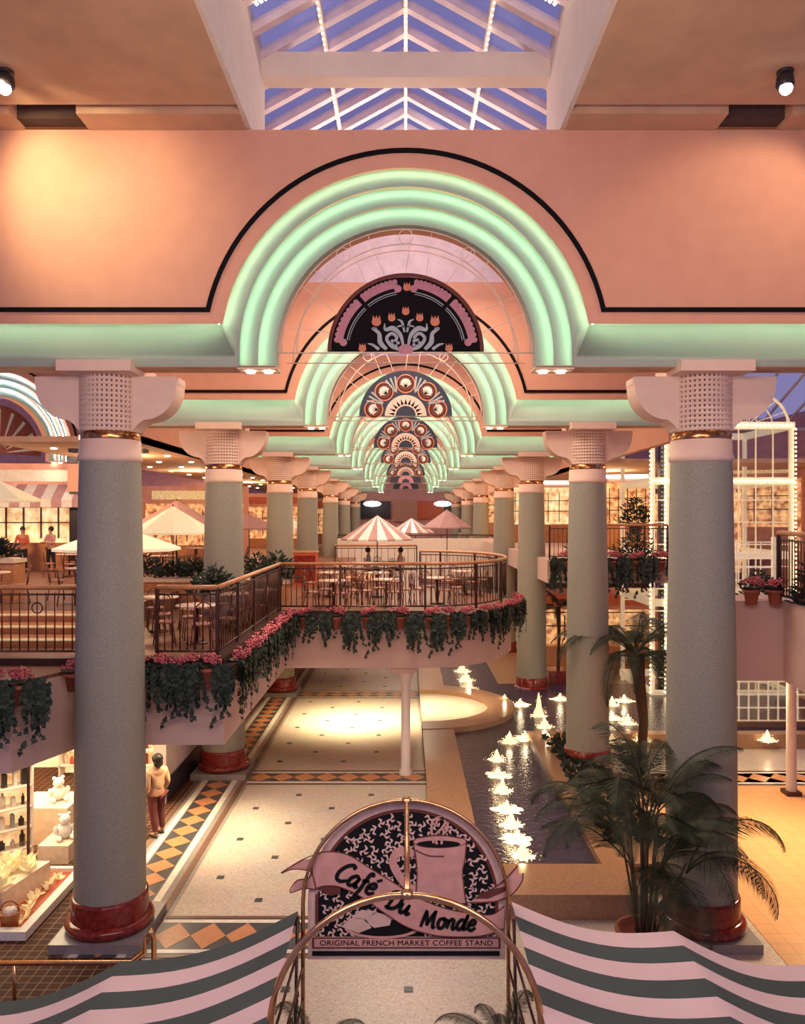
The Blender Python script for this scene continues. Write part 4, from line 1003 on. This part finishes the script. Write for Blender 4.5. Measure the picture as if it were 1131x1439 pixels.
# side members in brass beneath the canvas edges
# striped canvas roof
def canvas(side):
    s_ = side; nx, ny = 30, 14
    o = thing('striped_canvas_roof', 'striped canvas roof of the coffee stand, %s of the brass hoops' % ('left' if s_ < 0 else 'right'), 'canvas roof', (0, 0, 0), 0, 'two halves of the striped canvas roof')
    # far-edge control points: world x, z at YS, then rib and outer panel
    if s_ < 0: far_ = [(-1.03, 2.93), (-2.71, 2.45), (-4.2, 2.06), (-5.6, 1.75)]; dz = (0.0, .12, .30, .30); dxn = (0, .04, .1, .1)
    else: far_ = [(1.01, 3.02), (2.56, 2.74), (3.85, 2.42), (5.3, 2.2)]; dz = (0.0, .04, .06, .06); dxn = (0, 0, 0, 0)
    mb = MB(); NS = 13; Yn = 4.2
    rows = []
    for j in range(NS * 2 + 1):
        v = j / (NS * 2); row = []; yb0 = YS + (Yn - YS) * v
        for seg in range(3):
            n = 12
            for i in range(n + (1 if seg == 2 else 0)):
                t = i / n; a, b2 = far_[seg], far_[seg + 1]
                x = a[0] + (b2[0] - a[0]) * t; z = a[1] + (b2[1] - a[1]) * t
                zz = z + (dz[seg] + (dz[seg + 1] - dz[seg]) * t) * v - .13 * math.sin(PI * t) * (1 - .25 * v)
                yy = yb0 + (.35 * math.sin(PI * t) if False else 0) 
                row.append((x + (dxn[seg] + (dxn[seg + 1] - dxn[seg]) * t) * v, yy, zz))
        rows.append(row)
    for j in range(NS * 2):
        mb.strip(rows[j], rows[j + 1], (j // 2 + (0 if s_ > 0 else 1)) % 2, True)
    mb.build('canvas', ['stripew', 'striped'], o)
    mb = MB(); r0 = rows[0]
    low = [(x, y + .16, z - .20) for x, y, z in r0]
    mb.strip(low, r0, 0, True); mb.build('valance', 'striped' if s_ < 0 else 'stripew', o)
    r0 = rows[0]; MB().tube([(x, y, z - .03) for x, y, z in r0], .018, 6).build('edge_tube', 'brass', o)
    MB().tube([(rows[j][12][0], rows[j][12][1], rows[j][12][2] - .03) for j in range(0, NS * 2 + 1, 2)], .018, 6).build('rib', 'brass', o)
    for x in (far_[1][0], far_[2][0]):
        MB().tube([(x, YS - .03, 0), (x, YS - .03, 2.3)], .022, 8).build('post', 'brass', o)
canvas(-1); canvas(1)
# brass guard rail in front of the nearest left column
o = thing('guard_rail', 'low brass guard rail before the nearest left column base', 'rail', (-3.55, 11.0, 0))
MB().tube([(-3.2, 0, .58), (-.2, 0, .60), (-.02, 0, .75), (0, 0, .95), (.05, .05, 1.02), (.08, .08, .9), (.08, .1, 0)], .035, 8).build('rail', 'brass', o)
MB().tube([(-1.8, 0, 0), (-1.8, 0, .58)], .025, 8).build('rail_post', 'brass', o)
# palms at the stand's entrance
o = palm('entrance_palm', 'dark palm fronds at the stand entrance, left below the sign', (-.78, 6.9, 0), [(0, 0, 0), (0, 0, 2.1)], [.05, .05], FD, 12, (10, 60), .42, rd=rd)
o = palm('entrance_palm', 'dark palm fronds at the stand entrance, right below the sign', (.84, 6.9, 0), [(0, 0, 0), (0, 0, 2.1)], [.05, .05], FD, 12, (10, 60), .42, rd=rd)

# ------------------------------------------------------------------ people
def skinobj(name, V, E, m, parent, sub=2):
    me = bpy.data.meshes.new(name); me.from_pydata([v[0] for v in V], E, []); me.materials.append(M[m])
    o = link(name, me, parent); md = o.modifiers.new('s', 'SKIN'); md.use_smooth_shade = True
    lay = me.skin_vertices[0].data
    for i, v in enumerate(V):
        r = v[1]; lay[i].radius = (r, r) if not isinstance(r, tuple) else r; lay[i].use_root = (i == 0)
    sb = o.modifiers.new('u', 'SUBSURF'); sb.levels = sub; sb.render_levels = sub; return o
def person(label, loc, rz, top, bottom, sit=False, h=1.66, arms='down', hairlong=False):
    k = h / 1.7; o = thing('person', label, 'person', loc, rz); o.scale = (k, k, k)
    hip = .92 if not sit else .52
    sh = hip + .50
    J = {}
    J['pel'] = (0, 0, hip); J['waist'] = (0, 0, hip + .18); J['chest'] = (0, 0, hip + .38); J['neck'] = (0, 0, hip + .54)
    V = []; E = []; idx = {}
    def add(nm, p, r, par=None):
        idx[nm] = len(V); V.append((p, r))
        if par: E.append((idx[par], idx[nm]))
    add('pel', J['pel'], (.13, .10)); add('waist', J['waist'], (.115, .085), 'pel'); add('chest', J['chest'], (.15, .10), 'waist'); add('neck', J['neck'], .05, 'chest')
    add('jaw', (0, -.015, hip + .60), .055, 'neck'); add('face', (0, -.01, hip + .68), (.075, .088), 'jaw'); add('crown', (0, .005, hip + .76), (.06, .075), 'face')
    limbs = {}
    for s_, n in ((-1, 'l'), (1, 'r')):
        add(n + 'sh', (s_ * .17, 0, sh - .06), .055, 'chest')
        if arms == 'down': el = (s_ * .22, .03, sh - .34); wr = (s_ * .22, -.10, sh - .56)
        else: el = (s_ * .23, -.08, sh - .32); wr = (s_ * .12, -.33, sh - .30)
        add(n + 'el', el, .040, n + 'sh'); add(n + 'wr', wr, .026, n + 'el')
        d = (Vector(wr) - Vector(el)).normalized(); hd = Vector(wr) + d * .07; add(n + 'palm', tuple(hd), (.034, .02), n + 'wr')
        for f in range(4):
            tip = hd + d * (.075 - .01 * abs(f - 1.5)) + Vector((0, (f - 1.5) * .018, 0)); add(n + 'f%d' % f, tuple(tip), .008, n + 'palm')
        add(n + 'th', tuple(Vector(wr) + d * .07 + Vector((-s_ * .04, -.02, 0))), .009, n + 'wr')
        add(n + 'hip', (s_ * .09, 0, hip - .06), .09, 'pel')
        if sit: kn = (s_ * .12, -.42, hip - .02); an_ = (s_ * .12, -.40, .08)
        else: kn = (s_ * .10, -.02 if s_ < 0 else .04, .49); an_ = (s_ * .10, .03 if s_ < 0 else .12, .08)
        add(n + 'kn', kn, .058, n + 'hip'); add(n + 'an', an_, .036, n + 'kn'); add(n + 'toe', (an_[0], an_[1] - .16, .035), .032, n + 'an')
        limbs[n] = (s_, el, wr, kn, an_)
    skinobj('body', V, E, 'skin', o)
    V = [(J['pel'], (.145, .115)), ((0, 0, hip + .18), (.13, .10)), ((0, 0, hip + .38), (.165, .115)), ((0, 0, hip + .50), (.08, .07))]; E = [(0, 1), (1, 2), (2, 3)]
    for n in 'lr':
        s_, el, wr, kn, an_ = limbs[n]; b_ = len(V); V += [((s_ * .17, 0, sh - .06), .07), (el, .053), (tuple(Vector(el).lerp(Vector(wr), .85)), .040)]; E += [(2, b_), (b_, b_ + 1), (b_ + 1, b_ + 2)]
    skinobj('jumper', V, E, top, o)
    V = [((0, 0, hip + .04), (.14, .115))]; E = []
    for n in 'lr':
        s_, el, wr, kn, an_ = limbs[n]; b_ = len(V); V += [((s_ * .09, 0, hip - .08), .10), (kn, .072), ((an_[0], an_[1], an_[2] + .04), .052)]; E += [(0, b_), (b_, b_ + 1), (b_ + 1, b_ + 2)]
    skinobj('trousers', V, E, bottom, o)
    for n in 'lr':
        s_, el, wr, kn, an_ = limbs[n]; MB().ball((an_[0], an_[1] - .07, .035), .05, 0, 12, 8, (.85, 2.5, .8)).build('shoe', 'shoe', o)
    mb = MB(); mb.ball((0, .025, hip + .71), .1, 0, 16, 12, (.95, 1.08, 1.12))
    if hairlong: mb.ball((0, .06, hip + .62), .08, 0, 12, 8, (1.1, .7, 1.3))
    mb.build('hair', 'hair', o)
    mb = MB(); mb.ball((0, -.098, hip + .66), .014, 0, 8, 6, (1, 1.2, 1.6)); mb.build('nose', 'skin', o)
    mb = MB()
    for s_ in (-1, 1): mb.ball((s_ * .03, -.088, hip + .685), .008, 0)
    mb.build('eyes', 'shoe', o)
    return o
pp = FL(220, 1173)
person('person with dark hair in a tan jumper and maroon trousers looking into the shop', (pp.x, pp.y, 0), R(-128), 'tan', 'maroon', hairlong=True).scale = (1.18, 1.18, .99)
person('seated person in a pale blue shirt under the striped umbrella', (-1.48, 31.9, ZD), R(95), 'blueshirt', 'maroon', sit=True, arms='front')
person('seated person in a pink shirt under the striped umbrella', (-.22, 31.9, ZD), R(-80), 'pinkshirt', 'shoe', sit=True, arms='front')
person('person in a red apron behind the lit counter, far left', (-14.2, 29.8, 4.65), R(10), 'shopred', 'shoe', arms='front')
person('person in pink at the lit counter, nearer the doorway', (-13.2, 29.9, 4.65), R(-20), 'pinkshirt', 'shoe', arms='front')

# ------------------------------------------------------------------ lower left shop
SXX = -6.03
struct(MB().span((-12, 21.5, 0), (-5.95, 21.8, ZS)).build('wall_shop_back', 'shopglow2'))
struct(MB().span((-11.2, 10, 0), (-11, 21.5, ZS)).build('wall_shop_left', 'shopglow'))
o = thing('display_window', 'low white-edged glass display window at lower left', 'display case', (0, 0, 0))
mb = MB(); mb.span((-6.15, 12.85, 0), (-6.0, 15.1, .14), 0); mb.span((-9, 12.7, 0), (-6.0, 12.85, .14), 0); mb.span((-9, 15.0, 0), (-6.0, 15.1, .14), 0); mb.build('white_curb', 'goodsw', o)
mb = MB(); mb.span((-9, 12.85, 0), (-6.15, 15.0, .06)); mb.build('display_floor', 'shopred', o)
mb = MB(); mb.add([(-7.0, 12.9, .14), (-7.0, 14.95, .14), (-7.0, 14.95, ZS), (-7.0, 12.9, ZS)], [(0, 1, 2, 3)]); mb.add([(-9, 12.9, .14), (-7.0, 12.9, .14), (-7.0, 12.9, ZS), (-9, 12.9, ZS)], [(0, 1, 2, 3)])
mb.build('glass', 'glass', o)
mb = MB(); mb.span((-7.02, 12.88, .1), (-6.98, 12.92, ZS)); mb.span((-7.02, 14.9, .1), (-6.98, 14.94, ZS)); mb.build('mullions', 'bronze', o)
mb = MB(); mb.prism([(-9, 13.35), (-6.7, 13.35), (-6.45, 14.6), (-9, 14.6)], .06, .45); tag(mb.build('display_plinth', 'goods2'), 'cream plinth inside the display window', 'plinth')
def ornament_mesh(seed, n=7, s=.16):
    q = random.Random(seed); mb = MB()
    for k in range(n):
        a = 2 * PI * k / n + q.uniform(-.2, .2); d = Vector((math.cos(a), math.sin(a), q.uniform(.3, 1.3))); leaf(mb, Vector((0, 0, .02)), d, Vector((q.uniform(-.5, .5), -.6, 1)), s * q.uniform(.7, 1.2), 0, ((0, 0), (.2, .3), (.24, .6), (0, 1), (-.24, .6), (-.2, .3)))
    mb.ball((0, 0, .03), .035, 0, 8, 6); return mb.mesh('silk_blossom', 'goods')
OM = [ornament_mesh(k) for k in range(4)]; q = random.Random(77); n = 0
for i in range(8):
    for j in range(6):
        x = -8.4 + .26 * i + q.uniform(-.08, .08); y = 13.5 + .2 * j + q.uniform(-.06, .06)
        if x > -6.6: continue
        ob = link('silk_blossom', OM[n % 4], None, (x, y, .45), q.uniform(0, 6)); ob.scale = (1.5, 1.5, 1.7); tag(ob, 'cream silk blossom on the plinth in the display window', 'ornament', 'silk blossoms on the display plinth'); n += 1
for k, (x, y) in enumerate(((-6.42, 13.05), (-6.85, 13.08), (-7.3, 13.06))):
    o = thing('woven_basket', 'brown woven basket on the display floor, %s from the white corner' % FIRST[k], 'basket', (x, y, .06), 0, 'baskets in the display window')
    MB().lathe([(0, 0), (.13, 0), (.16, .22), (.18, .24), (.15, .24), (.12, .05), (0, .05)], 18).build('basket_body', 'goodso', o)
    MB().tube([(.15 * math.cos(a * PI / 10), 0, .24 + .16 * math.sin(a * PI / 10)) for a in range(11)], .012, 6).build('handle', 'goodso2', o)
    mb = MB()
    for j in range(5): mb.ball((.06 * math.cos(j * 1.256), .06 * math.sin(j * 1.256), .24), .05, 0, 8, 6)
    mb.build('contents', 'goodsw', o)

for k in range(9):
    ob = link('silk_blossom', OM[k % 4], None, (-6.4 + q.uniform(-.12, .12), 13.1 + .2 * k, .06), q.uniform(0, 6)); tag(ob, 'loose silk blossom on the red floor between plinth and white curb', 'ornament', 'loose blossoms beside the plinth')
for k, (x, y) in enumerate(((-7.3, 16.9), (-6.75, 15.9))):
    o = thing('white_plush_bear', 'white plush bear, %s' % ('seated higher at the back of the shop' if k == 0 else 'on the low step nearer the window'), 'toy', (x, y, .75 if k == 0 else .35), .6, 'white plush bears'); o.scale = (.72, .72, .68)
    MB().ball((0, 0, .22), .22, 0, 14, 10, (1, .9, 1.1)).build('body', 'goodsw', o); mb = MB(); mb.ball((0, -.05, .55), .16); 
    for s_ in (-1, 1): mb.ball((s_ * .12, -.02, .69), .055)
    mb.build('head', 'goodsw', o)
    for s_ in (-1, 1): MB().ball((s_ * .17, -.2, .08), .09, 0, 10, 8, (.8, 1.7, .8)).build('leg', 'goodsw', o); MB().ball((s_ * .24, -.1, .3), .07, 0, 10, 8, (1, 1, 1.8)).build('arm', 'goodsw', o)
tag(MB().span((-8.0, 16.4, 0), (-6.9, 17.4, .75)).span((-7.1, 15.5, 0), (-6.5, 16.3, .35)).build('display_step', 'goods2'), 'cream two-level display step holding the plush bears', 'plinth')
# shelves with packed goods
def shelf(x, y, rz, label, cols, w=1.3, h=2.3, n=5):
    o = thing('shelf_unit', label, 'shelf', (x, y, 0), rz)
    for s_ in (-1, 1): MB().span((s_ * w / 2, -.18, 0), (s_ * (w / 2 - .04), .18, h)).build('side_panel', 'white', o)
    MB().span((-w / 2, .15, 0), (w / 2, .18, h)).build('back_panel', 'shopglow2', o)
    for k in range(n): MB().span((-w / 2, -.18, .25 + k * (h - .3) / n), (w / 2, .18, .28 + k * (h - .3) / n)).build('shelf', 'white', o)
    q = random.Random(int(x * 10 + y)); c_ = 0
    for k in range(n):
        z = .28 + k * (h - .3) / n; xx = -w / 2 + .12
        while xx < w / 2 - .1:
            hh = q.uniform(.15, .3); ww = q.uniform(.05, .1); p = Vector((xx, 0, 0)); p.rotate(Matrix.Rotation(rz, 3, 'Z')); nm = q.choice(('jar', 'box'))
            mb = MB()
            if nm == 'jar': mb.lathe([(0, 0), (ww * .6, 0), (ww * .65, hh * .7), (ww * .3, hh * .8), (ww * .3, hh), (0, hh)], 10)
            else: mb.box((0, 0, hh / 2), (ww, .12, hh)); mb.box((0, 0, hh + .01), (ww * .6, .06, .02))
            ob = mb.build(nm, q.choice(cols), None, (x + p.x, y + p.y, z), rz)
            tag(ob, '%s standing on the %s' % ('bottle-shaped jar' if nm == 'jar' else 'small carton', label), 'goods', 'goods on the ' + label); xx += ww + .10; c_ += 1
shelf(-6.35, 20.9, 0, 'white shelf at the shop back wall', ['pinkshirt', 'redm', 'white', 'goods'], 1.0)
shelf(-8.3, 20.9, 0, 'white shelf further left in the shop', ['goods', 'shopred', 'blueshirt', 'white'])
shelf(-7.75, 15.5, R(40), 'dark-stocked shelf at the left edge of the shop', ['dark', 'grey', 'white', 'shoe'], 1.0, 2.3)
# ------------------------------------------------------------------ upper shops
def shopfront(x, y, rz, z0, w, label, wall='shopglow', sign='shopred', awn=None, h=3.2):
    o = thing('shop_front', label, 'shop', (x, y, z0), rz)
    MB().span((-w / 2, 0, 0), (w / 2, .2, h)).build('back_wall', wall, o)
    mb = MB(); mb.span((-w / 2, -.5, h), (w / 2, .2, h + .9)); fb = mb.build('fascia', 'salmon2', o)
    MB().span((-w * .38, -.56, h + .2), (w * .38, -.5, h + .65)).build('sign_panel', sign, fb)
    for s_ in (-1, 1): MB().span((s_ * w / 2, -.5, 0), (s_ * (w / 2 - .25), .2, h)).build('pier', 'salmon2', o)
    MB().span((-w * .4, -.9, 0), (w * .4, -.4, 1.05)).build('counter', 'wood', o)
    mb = MB()
    for k in range(6): xx = -w * .36 + w * .72 * k / 5; mb.span((xx - .02, -.1, 1.2), (xx + .02, 0, h - .3))
    for z in (1.8, 2.4): mb.span((-w * .38, -.1, z), (w * .38, -.02, z + .04))
    mb.build('display_shelves', 'bronze', o)
    if awn:
        mb = MB(); n = 12
        for k in range(n):
            a = -w / 2 + w * k / n; b2 = a + w / n; mb.add([(a, -.5, h + .1), (b2, -.5, h + .1), (b2, -1.3, h - .5), (a, -1.3, h - .5)], [(0, 1, 2, 3)], k % 2); mb.add([(a, -1.3, h - .5), (b2, -1.3, h - .5), (b2, -1.3, h - .8), (a, -1.3, h - .8)], [(0, 1, 2, 3)], k % 2)
        mb.build('awning', awn, o)
    return o
shopfront(-14.6, 31.5, R(4), 4.65, 4.6, 'brightly lit food counter under a striped valance at far left', 'shopglow2', 'whitest', ['whitest', 'umbp'])
shopfront(-11.0, 42, R(8), ZD, 5.5, 'orange-lit food shop between the first two left columns', 'shopglow', 'goods')
shopfront(-15.8, 39, R(14), ZD, 4, 'lit food shop behind the nearest left column', 'shopglow', 'shopred')
shopfront(-9.3, 55, R(0), ZD, 6.5, 'red-lit shop seen between the second and third left columns', 'shopglow', 'shopred')
shopfront(-8.0, 70, R(0), ZD, 6, 'dim shop beyond the fourth left column', 'shopglow', 'shopred')
shopfront(8.0, 47, R(-6), ZR, 4.4, 'bright shop right of the third right column', 'shopglow2', 'lampw')
shopfront(10.8, 40, R(-10), ZR, 3.0, 'shop with a white lit sign beside the lattice tower', 'shopglow', 'lampw')
shopfront(8.5, 62, R(0), ZR, 6, 'dim shop beyond the fourth right column', 'shopglow', 'shopred')
shopfront(15.2, 36, R(-20), ZR, 5, 'lit shop behind the lattice tower', 'shopglow', 'goods')
shopfront(18, 26, R(-60), ZR, 5, 'salmon shop at the right picture edge', 'shopglow', 'shopred')
# lower right shop walls glowing orange
shopfront(8.4, 36, R(0), 0, 6, 'orange-lit lower shop behind the second right column', 'shopglow', 'shopred', None, 2.6)
shopfront(14.2, 37, R(-10), 0, 5, 'lower shop behind the lattice tower', 'shopglow2', 'shopred', None, 2.6)
# doorway on far left
o = thing('doorway', 'dark doorway with a pale door beside the nearest left column', 'doorway', (-11.9, 30.6, 4.65))
MB().span((-.9, 0, 0), (.9, .15, 3.0)).build('frame', 'dark', o); MB().span((-.55, -.06, 0), (.0, 0, 2.2)).build('door', 'blueshirt', o)
MB().span((-.95, -.05, 3.0), (.95, .1, 4.0)).build('lintel', 'salmon', o)
# far-left arch of the neighbouring arcade
w2 = arch_wall('arch_wall', 0, 5.0, 12.7, 'tubew', detail=False); w2.location = (-14.4, 29.0, -.2); w2.rotation_euler = (0, 0, R(62)); w2.scale = (1, 1, 1)
o = thing('stained_glass_panel', 'brown stained panel in the blue-white arch at far left', 'glass panel', (-14.4, 29.0, 9.0), R(62))
MB().plate([(1.75 * math.cos(a * PI / 30), 1.75 * math.sin(a * PI / 30)) for a in range(31)], .4, .45).build('backing', 'signr', o)
mb = MB()
for k in range(9): a = PI * (k + .5) / 9; ribbon(mb, [(.3 * math.cos(a), .3 * math.sin(a)), (1.6 * math.cos(a), 1.6 * math.sin(a))], [.02, .14], .39, 0, 3)
mb.build('rays', 'grey', o)
struct(MB().span((-30, 50, 4), (-11.5, 50.4, 14)).build('wall_far_left', 'salmon2'))
struct(MB().span((14, 60, 4), (30, 60.4, 14)).build('wall_far_right', 'salmon2'))

# ------------------------------------------------------------------ glass lift tower (right)
o = thing('glass_lift_tower', 'white lattice lift tower strung with bulbs right of the columns', 'lift tower', (0, 0, 0))
tx0, tx1, ty0, ty1 = 8.9, 13.9, 29.0, 33.0
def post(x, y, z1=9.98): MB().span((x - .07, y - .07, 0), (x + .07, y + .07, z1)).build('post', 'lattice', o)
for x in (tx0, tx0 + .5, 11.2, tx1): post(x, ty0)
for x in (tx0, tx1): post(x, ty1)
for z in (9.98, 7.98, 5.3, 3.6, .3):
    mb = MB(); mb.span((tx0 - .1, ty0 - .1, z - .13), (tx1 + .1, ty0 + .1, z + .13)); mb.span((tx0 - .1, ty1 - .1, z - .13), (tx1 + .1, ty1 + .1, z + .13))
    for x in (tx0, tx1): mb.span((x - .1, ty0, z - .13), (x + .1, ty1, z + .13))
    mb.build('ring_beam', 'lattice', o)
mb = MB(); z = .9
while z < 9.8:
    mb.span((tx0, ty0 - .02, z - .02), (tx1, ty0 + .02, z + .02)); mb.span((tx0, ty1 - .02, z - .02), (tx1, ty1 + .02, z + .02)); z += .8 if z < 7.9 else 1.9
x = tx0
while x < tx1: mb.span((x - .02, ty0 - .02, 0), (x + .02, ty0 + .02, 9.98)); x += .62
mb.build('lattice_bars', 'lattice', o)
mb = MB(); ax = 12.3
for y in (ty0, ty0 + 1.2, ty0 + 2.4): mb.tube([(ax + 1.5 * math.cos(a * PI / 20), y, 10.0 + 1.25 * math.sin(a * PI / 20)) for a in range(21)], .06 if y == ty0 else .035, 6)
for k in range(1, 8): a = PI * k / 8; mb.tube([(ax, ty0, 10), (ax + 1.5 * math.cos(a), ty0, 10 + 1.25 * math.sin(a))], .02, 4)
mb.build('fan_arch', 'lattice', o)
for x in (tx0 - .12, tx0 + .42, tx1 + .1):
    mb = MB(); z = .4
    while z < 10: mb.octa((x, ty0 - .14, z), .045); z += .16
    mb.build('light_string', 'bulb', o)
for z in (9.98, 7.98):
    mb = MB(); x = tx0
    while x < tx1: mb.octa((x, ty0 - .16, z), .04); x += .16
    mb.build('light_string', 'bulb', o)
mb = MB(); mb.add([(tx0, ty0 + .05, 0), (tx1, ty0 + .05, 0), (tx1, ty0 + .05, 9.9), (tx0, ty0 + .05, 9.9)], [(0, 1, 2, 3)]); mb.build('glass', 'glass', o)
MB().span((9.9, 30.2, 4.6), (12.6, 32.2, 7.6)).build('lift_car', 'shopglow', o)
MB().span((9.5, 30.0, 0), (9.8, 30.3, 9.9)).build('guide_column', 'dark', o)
# white grid railing near the right column
o = thing('grid_railing', 'white grid railing right of the nearest right column', 'railing', (5.3, 15.8, ZR))
mb = MB()
for k in range(9): mb.span((.2 * k * 1.2 - .01, 0, 0), (.2 * k * 1.2 + .01, .02, 1.0))
for z in (0, .25, .5, .75, 1.0): mb.span((0, 0, z - .012), (1.95, .02, z + .012))
mb.build('grid', 'lattice', o); MB().span((-.03, -.03, 0), (.03, .05, 1.1)).build('post', 'lattice', o); MB().span((1.9, -.03, 0), (1.96, .05, 1.1)).build('post', 'lattice', o)
o = thing('grid_window', 'white gridded screen below the nearest right balcony', 'screen', (9.9, 24.6, .45))
mb = MB()
for k in range(9): mb.span((.3 * k - .02, 0, 0), (.3 * k + .02, .04, 1.7))
for z in (0, .4, .8, 1.2, 1.65): mb.span((0, 0, z - .02), (2.4, .04, z + .02))
mb.build('grid', 'lattice', o); mb = MB(); mb.add([(0, .05, 0), (2.4, .05, 0), (2.4, .05, 1.7), (0, .05, 1.7)], [(0, 1, 2, 3)]); mb.build('glass', 'glass', o)
MB().span((-.1, -.1, -.2), (2.5, .2, 0)).build('kerb', 'granite', o)
# blue skylight slope at the far right
o = thing('skylight', 'small sloping skylight of blue panes at the right edge', 'skylight', (0, 0, 0), 0, None, 'structure')
mb = MB()
for k in range(6): x = 14.6 + 1.1 * k; mb.tube([(x, 36, 10.6), (x + .7, 33, 12.6)], .06, 4)
mb.tube([(14, 36, 10.6), (22, 36, 10.6)], .1, 4); mb.build('mullions', 'white', o)
struct(MB().span((14, 36, 8.9), (24, 36.3, 10.6)).build('wall_right_upper', 'salmon2'))

# ceiling spotlights
for s_, nm in ((-1, 'left'), (1, 'right')):
    p = P(8 if s_ < 0 else 1103, 103, 104); o = thing('spotlight', 'small ceiling spotlight, %s of the skylight' % nm, 'spotlight', (p.x, p.y, 12.72), 0, 'ceiling spotlights')
    MB().lathe([(0, 0), (.11, 0), (.11, -.03), (0, -.03)][::-1], 16).build('ceiling_plate', 'dark', o)
    MB().lathe([(.05, -.03), (.11, -.08), (.12, -.2), (.10, -.22)], 16).build('lamp_housing', 'dark', o)
    MB().ball((.0, -.03, -.25), .085, 0, 12, 8).build('bulb', 'lampw', o.children[1])

# ------------------------------------------------------------------ light
w = bpy.data.worlds.new('dusk'); sc.world = w; w.use_nodes = True; nt = w.node_tree; bg = nt.nodes['Background']
tc = nt.nodes.new('ShaderNodeTexCoord'); gr = nt.nodes.new('ShaderNodeTexNoise'); gr.inputs['Scale'].default_value = 2.5
rp = nt.nodes.new('ShaderNodeValToRGB'); rp.color_ramp.elements[0].color = (.13, .115, .28, 1); rp.color_ramp.elements[0].position = .35; rp.color_ramp.elements[1].color = (.25, .22, .42, 1); rp.color_ramp.elements[1].position = .7
nt.links.new(tc.outputs['Generated'], gr.inputs['Vector']); nt.links.new(gr.outputs['Fac'], rp.inputs['Fac']); nt.links.new(rp.outputs['Color'], bg.inputs['Color']); bg.inputs['Strength'].default_value = 1.0
def lamp(kind, loc, power, col, target=None, size=.3, spot=60, blend=.6, sy=None):
    l = bpy.data.lights.new('lamp', kind); l.energy = power; l.color = col
    if kind == 'AREA': l.size = size; l.shape = 'RECTANGLE' if sy else 'SQUARE'; l.size_y = sy or size
    else: l.shadow_soft_size = size
    if kind == 'SPOT': l.spot_size = R(spot); l.spot_blend = blend
    ob = bpy.data.objects.new('lamp', l); COL.objects.link(ob); ob.location = loc
    if target: ob.rotation_euler = (Vector(target) - Vector(loc)).to_track_quat('-Z', 'Y').to_euler()
    return ob
WARM = (1, .68, .38); WM = (1, .80, .58); WH = (1, .88, .74)
# general nave light, one broad lamp per bay just under the nave ceiling
for i in range(6):
    y = (D[i] + D[i + 1]) / 2
    lamp('AREA', (0, y, 12.3), 420 * (1 if i < 3 else 1.4), WM, (0, y, 0), 4, sy=5)
    lamp('POINT', (0, D[i] + 4.0, 12.9), 330, (1, .84, .78), None, .4)  # unseen point light added to brighten the cross beam and rafters
# unseen area fill added for the big front wall, then the spotlights
lamp('AREA', (0, 3.5, 9.5), 330, (1, .76, .60), (0, 12.4, 10.6), 5, sy=1.5)
lamp('SPOT', (-5.5, 10.6, 12.4), 330, (1, .80, .45), (-4.95, 12.45, 11.75), .12, 95, .7)
lamp('SPOT', (6.4, 10.4, 12.5), 160, (1, .74, .5), (5.3, 12.45, 11.0), .12, 80, .6)
# pools of light on the floor
lamp('SPOT', (-1.7, 26.2, 2.75), 2300, (1, .80, .46), (-1.7, 26.6, 0), .25, 125, .9)
lamp('SPOT', (1.2, 26.8, 2.75), 700, (1, .80, .46), (1.4, 26.9, 0), .2, 100, .9)
lamp('SPOT', (-4.3, 17, 2.78), 650, (1, .80, .48), (-4.2, 17.0, 0), .15, 95, .9)
lamp('SPOT', (-1.5, 16.5, 9), 900, (1, .82, .6), (-1.5, 16.5, 0), .3, 60, .9)
lamp('SPOT', (8.6, 15.8, 3.6), 1200, (1, .72, .36), (7.6, 15.4, 0), .3, 120, .7)
lamp('SPOT', (8.6, 20, 3.6), 500, (1, .72, .36), (8.6, 20, 0), .3, 120, .7)
lamp('SPOT', (-2, 33.5, 6), 900, WARM, (-2, 34.5, 0), .3, 70, .8)
lamp('POINT', (-5.0, 16.8, 2.5), 60, (1, .8, .5), None, .2)
# shop light
lamp('AREA', (-8, 15.5, 2.78), 260, (1, .84, .55), (-8, 15.5, 0), 3.2)
lamp('AREA', (-7.5, 19.3, 2.78), 160, (1, .84, .55), (-7.5, 19.3, 0), 2)
# upper decks
for x, y, z, p in ((-8.5, 17.5, 8.3, 300), (-9.5, 27, 8.5, 420), (-9.5, 36, 8.5, 420), (-9.5, 48, 8.5, 500), (-14.6, 27, 8.5, 420), (9.2, 36, 8.5, 300), (10, 48, 8.5, 400), (11.5, 24, 8.8, 420)):
    lamp('POINT', (x, y, z), p, WARM, None, .4)
lamp('AREA', (-.8, 27, 8.6), 70, WARM, (-.8, 27, 0), 3)
lamp('AREA', (4, 3.5, 8.0), 150, (1, .80, .80), (1, 8.5, 2.4), 4)
lamp('AREA', (-4, 3.5, 8.0), 150, (1, .80, .80), (-1, 8.5, 2.4), 4)
# fountain lamps
for p in LP[:7]: lamp('POINT', (p.x, p.y, .70), 5, (1, .72, .36), None, .06)
for p in LP[7:11]: lamp('POINT', (p.x, p.y, .66), 5, (1, .78, .45), None, .06)
for p in LP[11:]: lamp('POINT', (p.x, p.y, .66), 5, (1, .80, .5), None, .06)
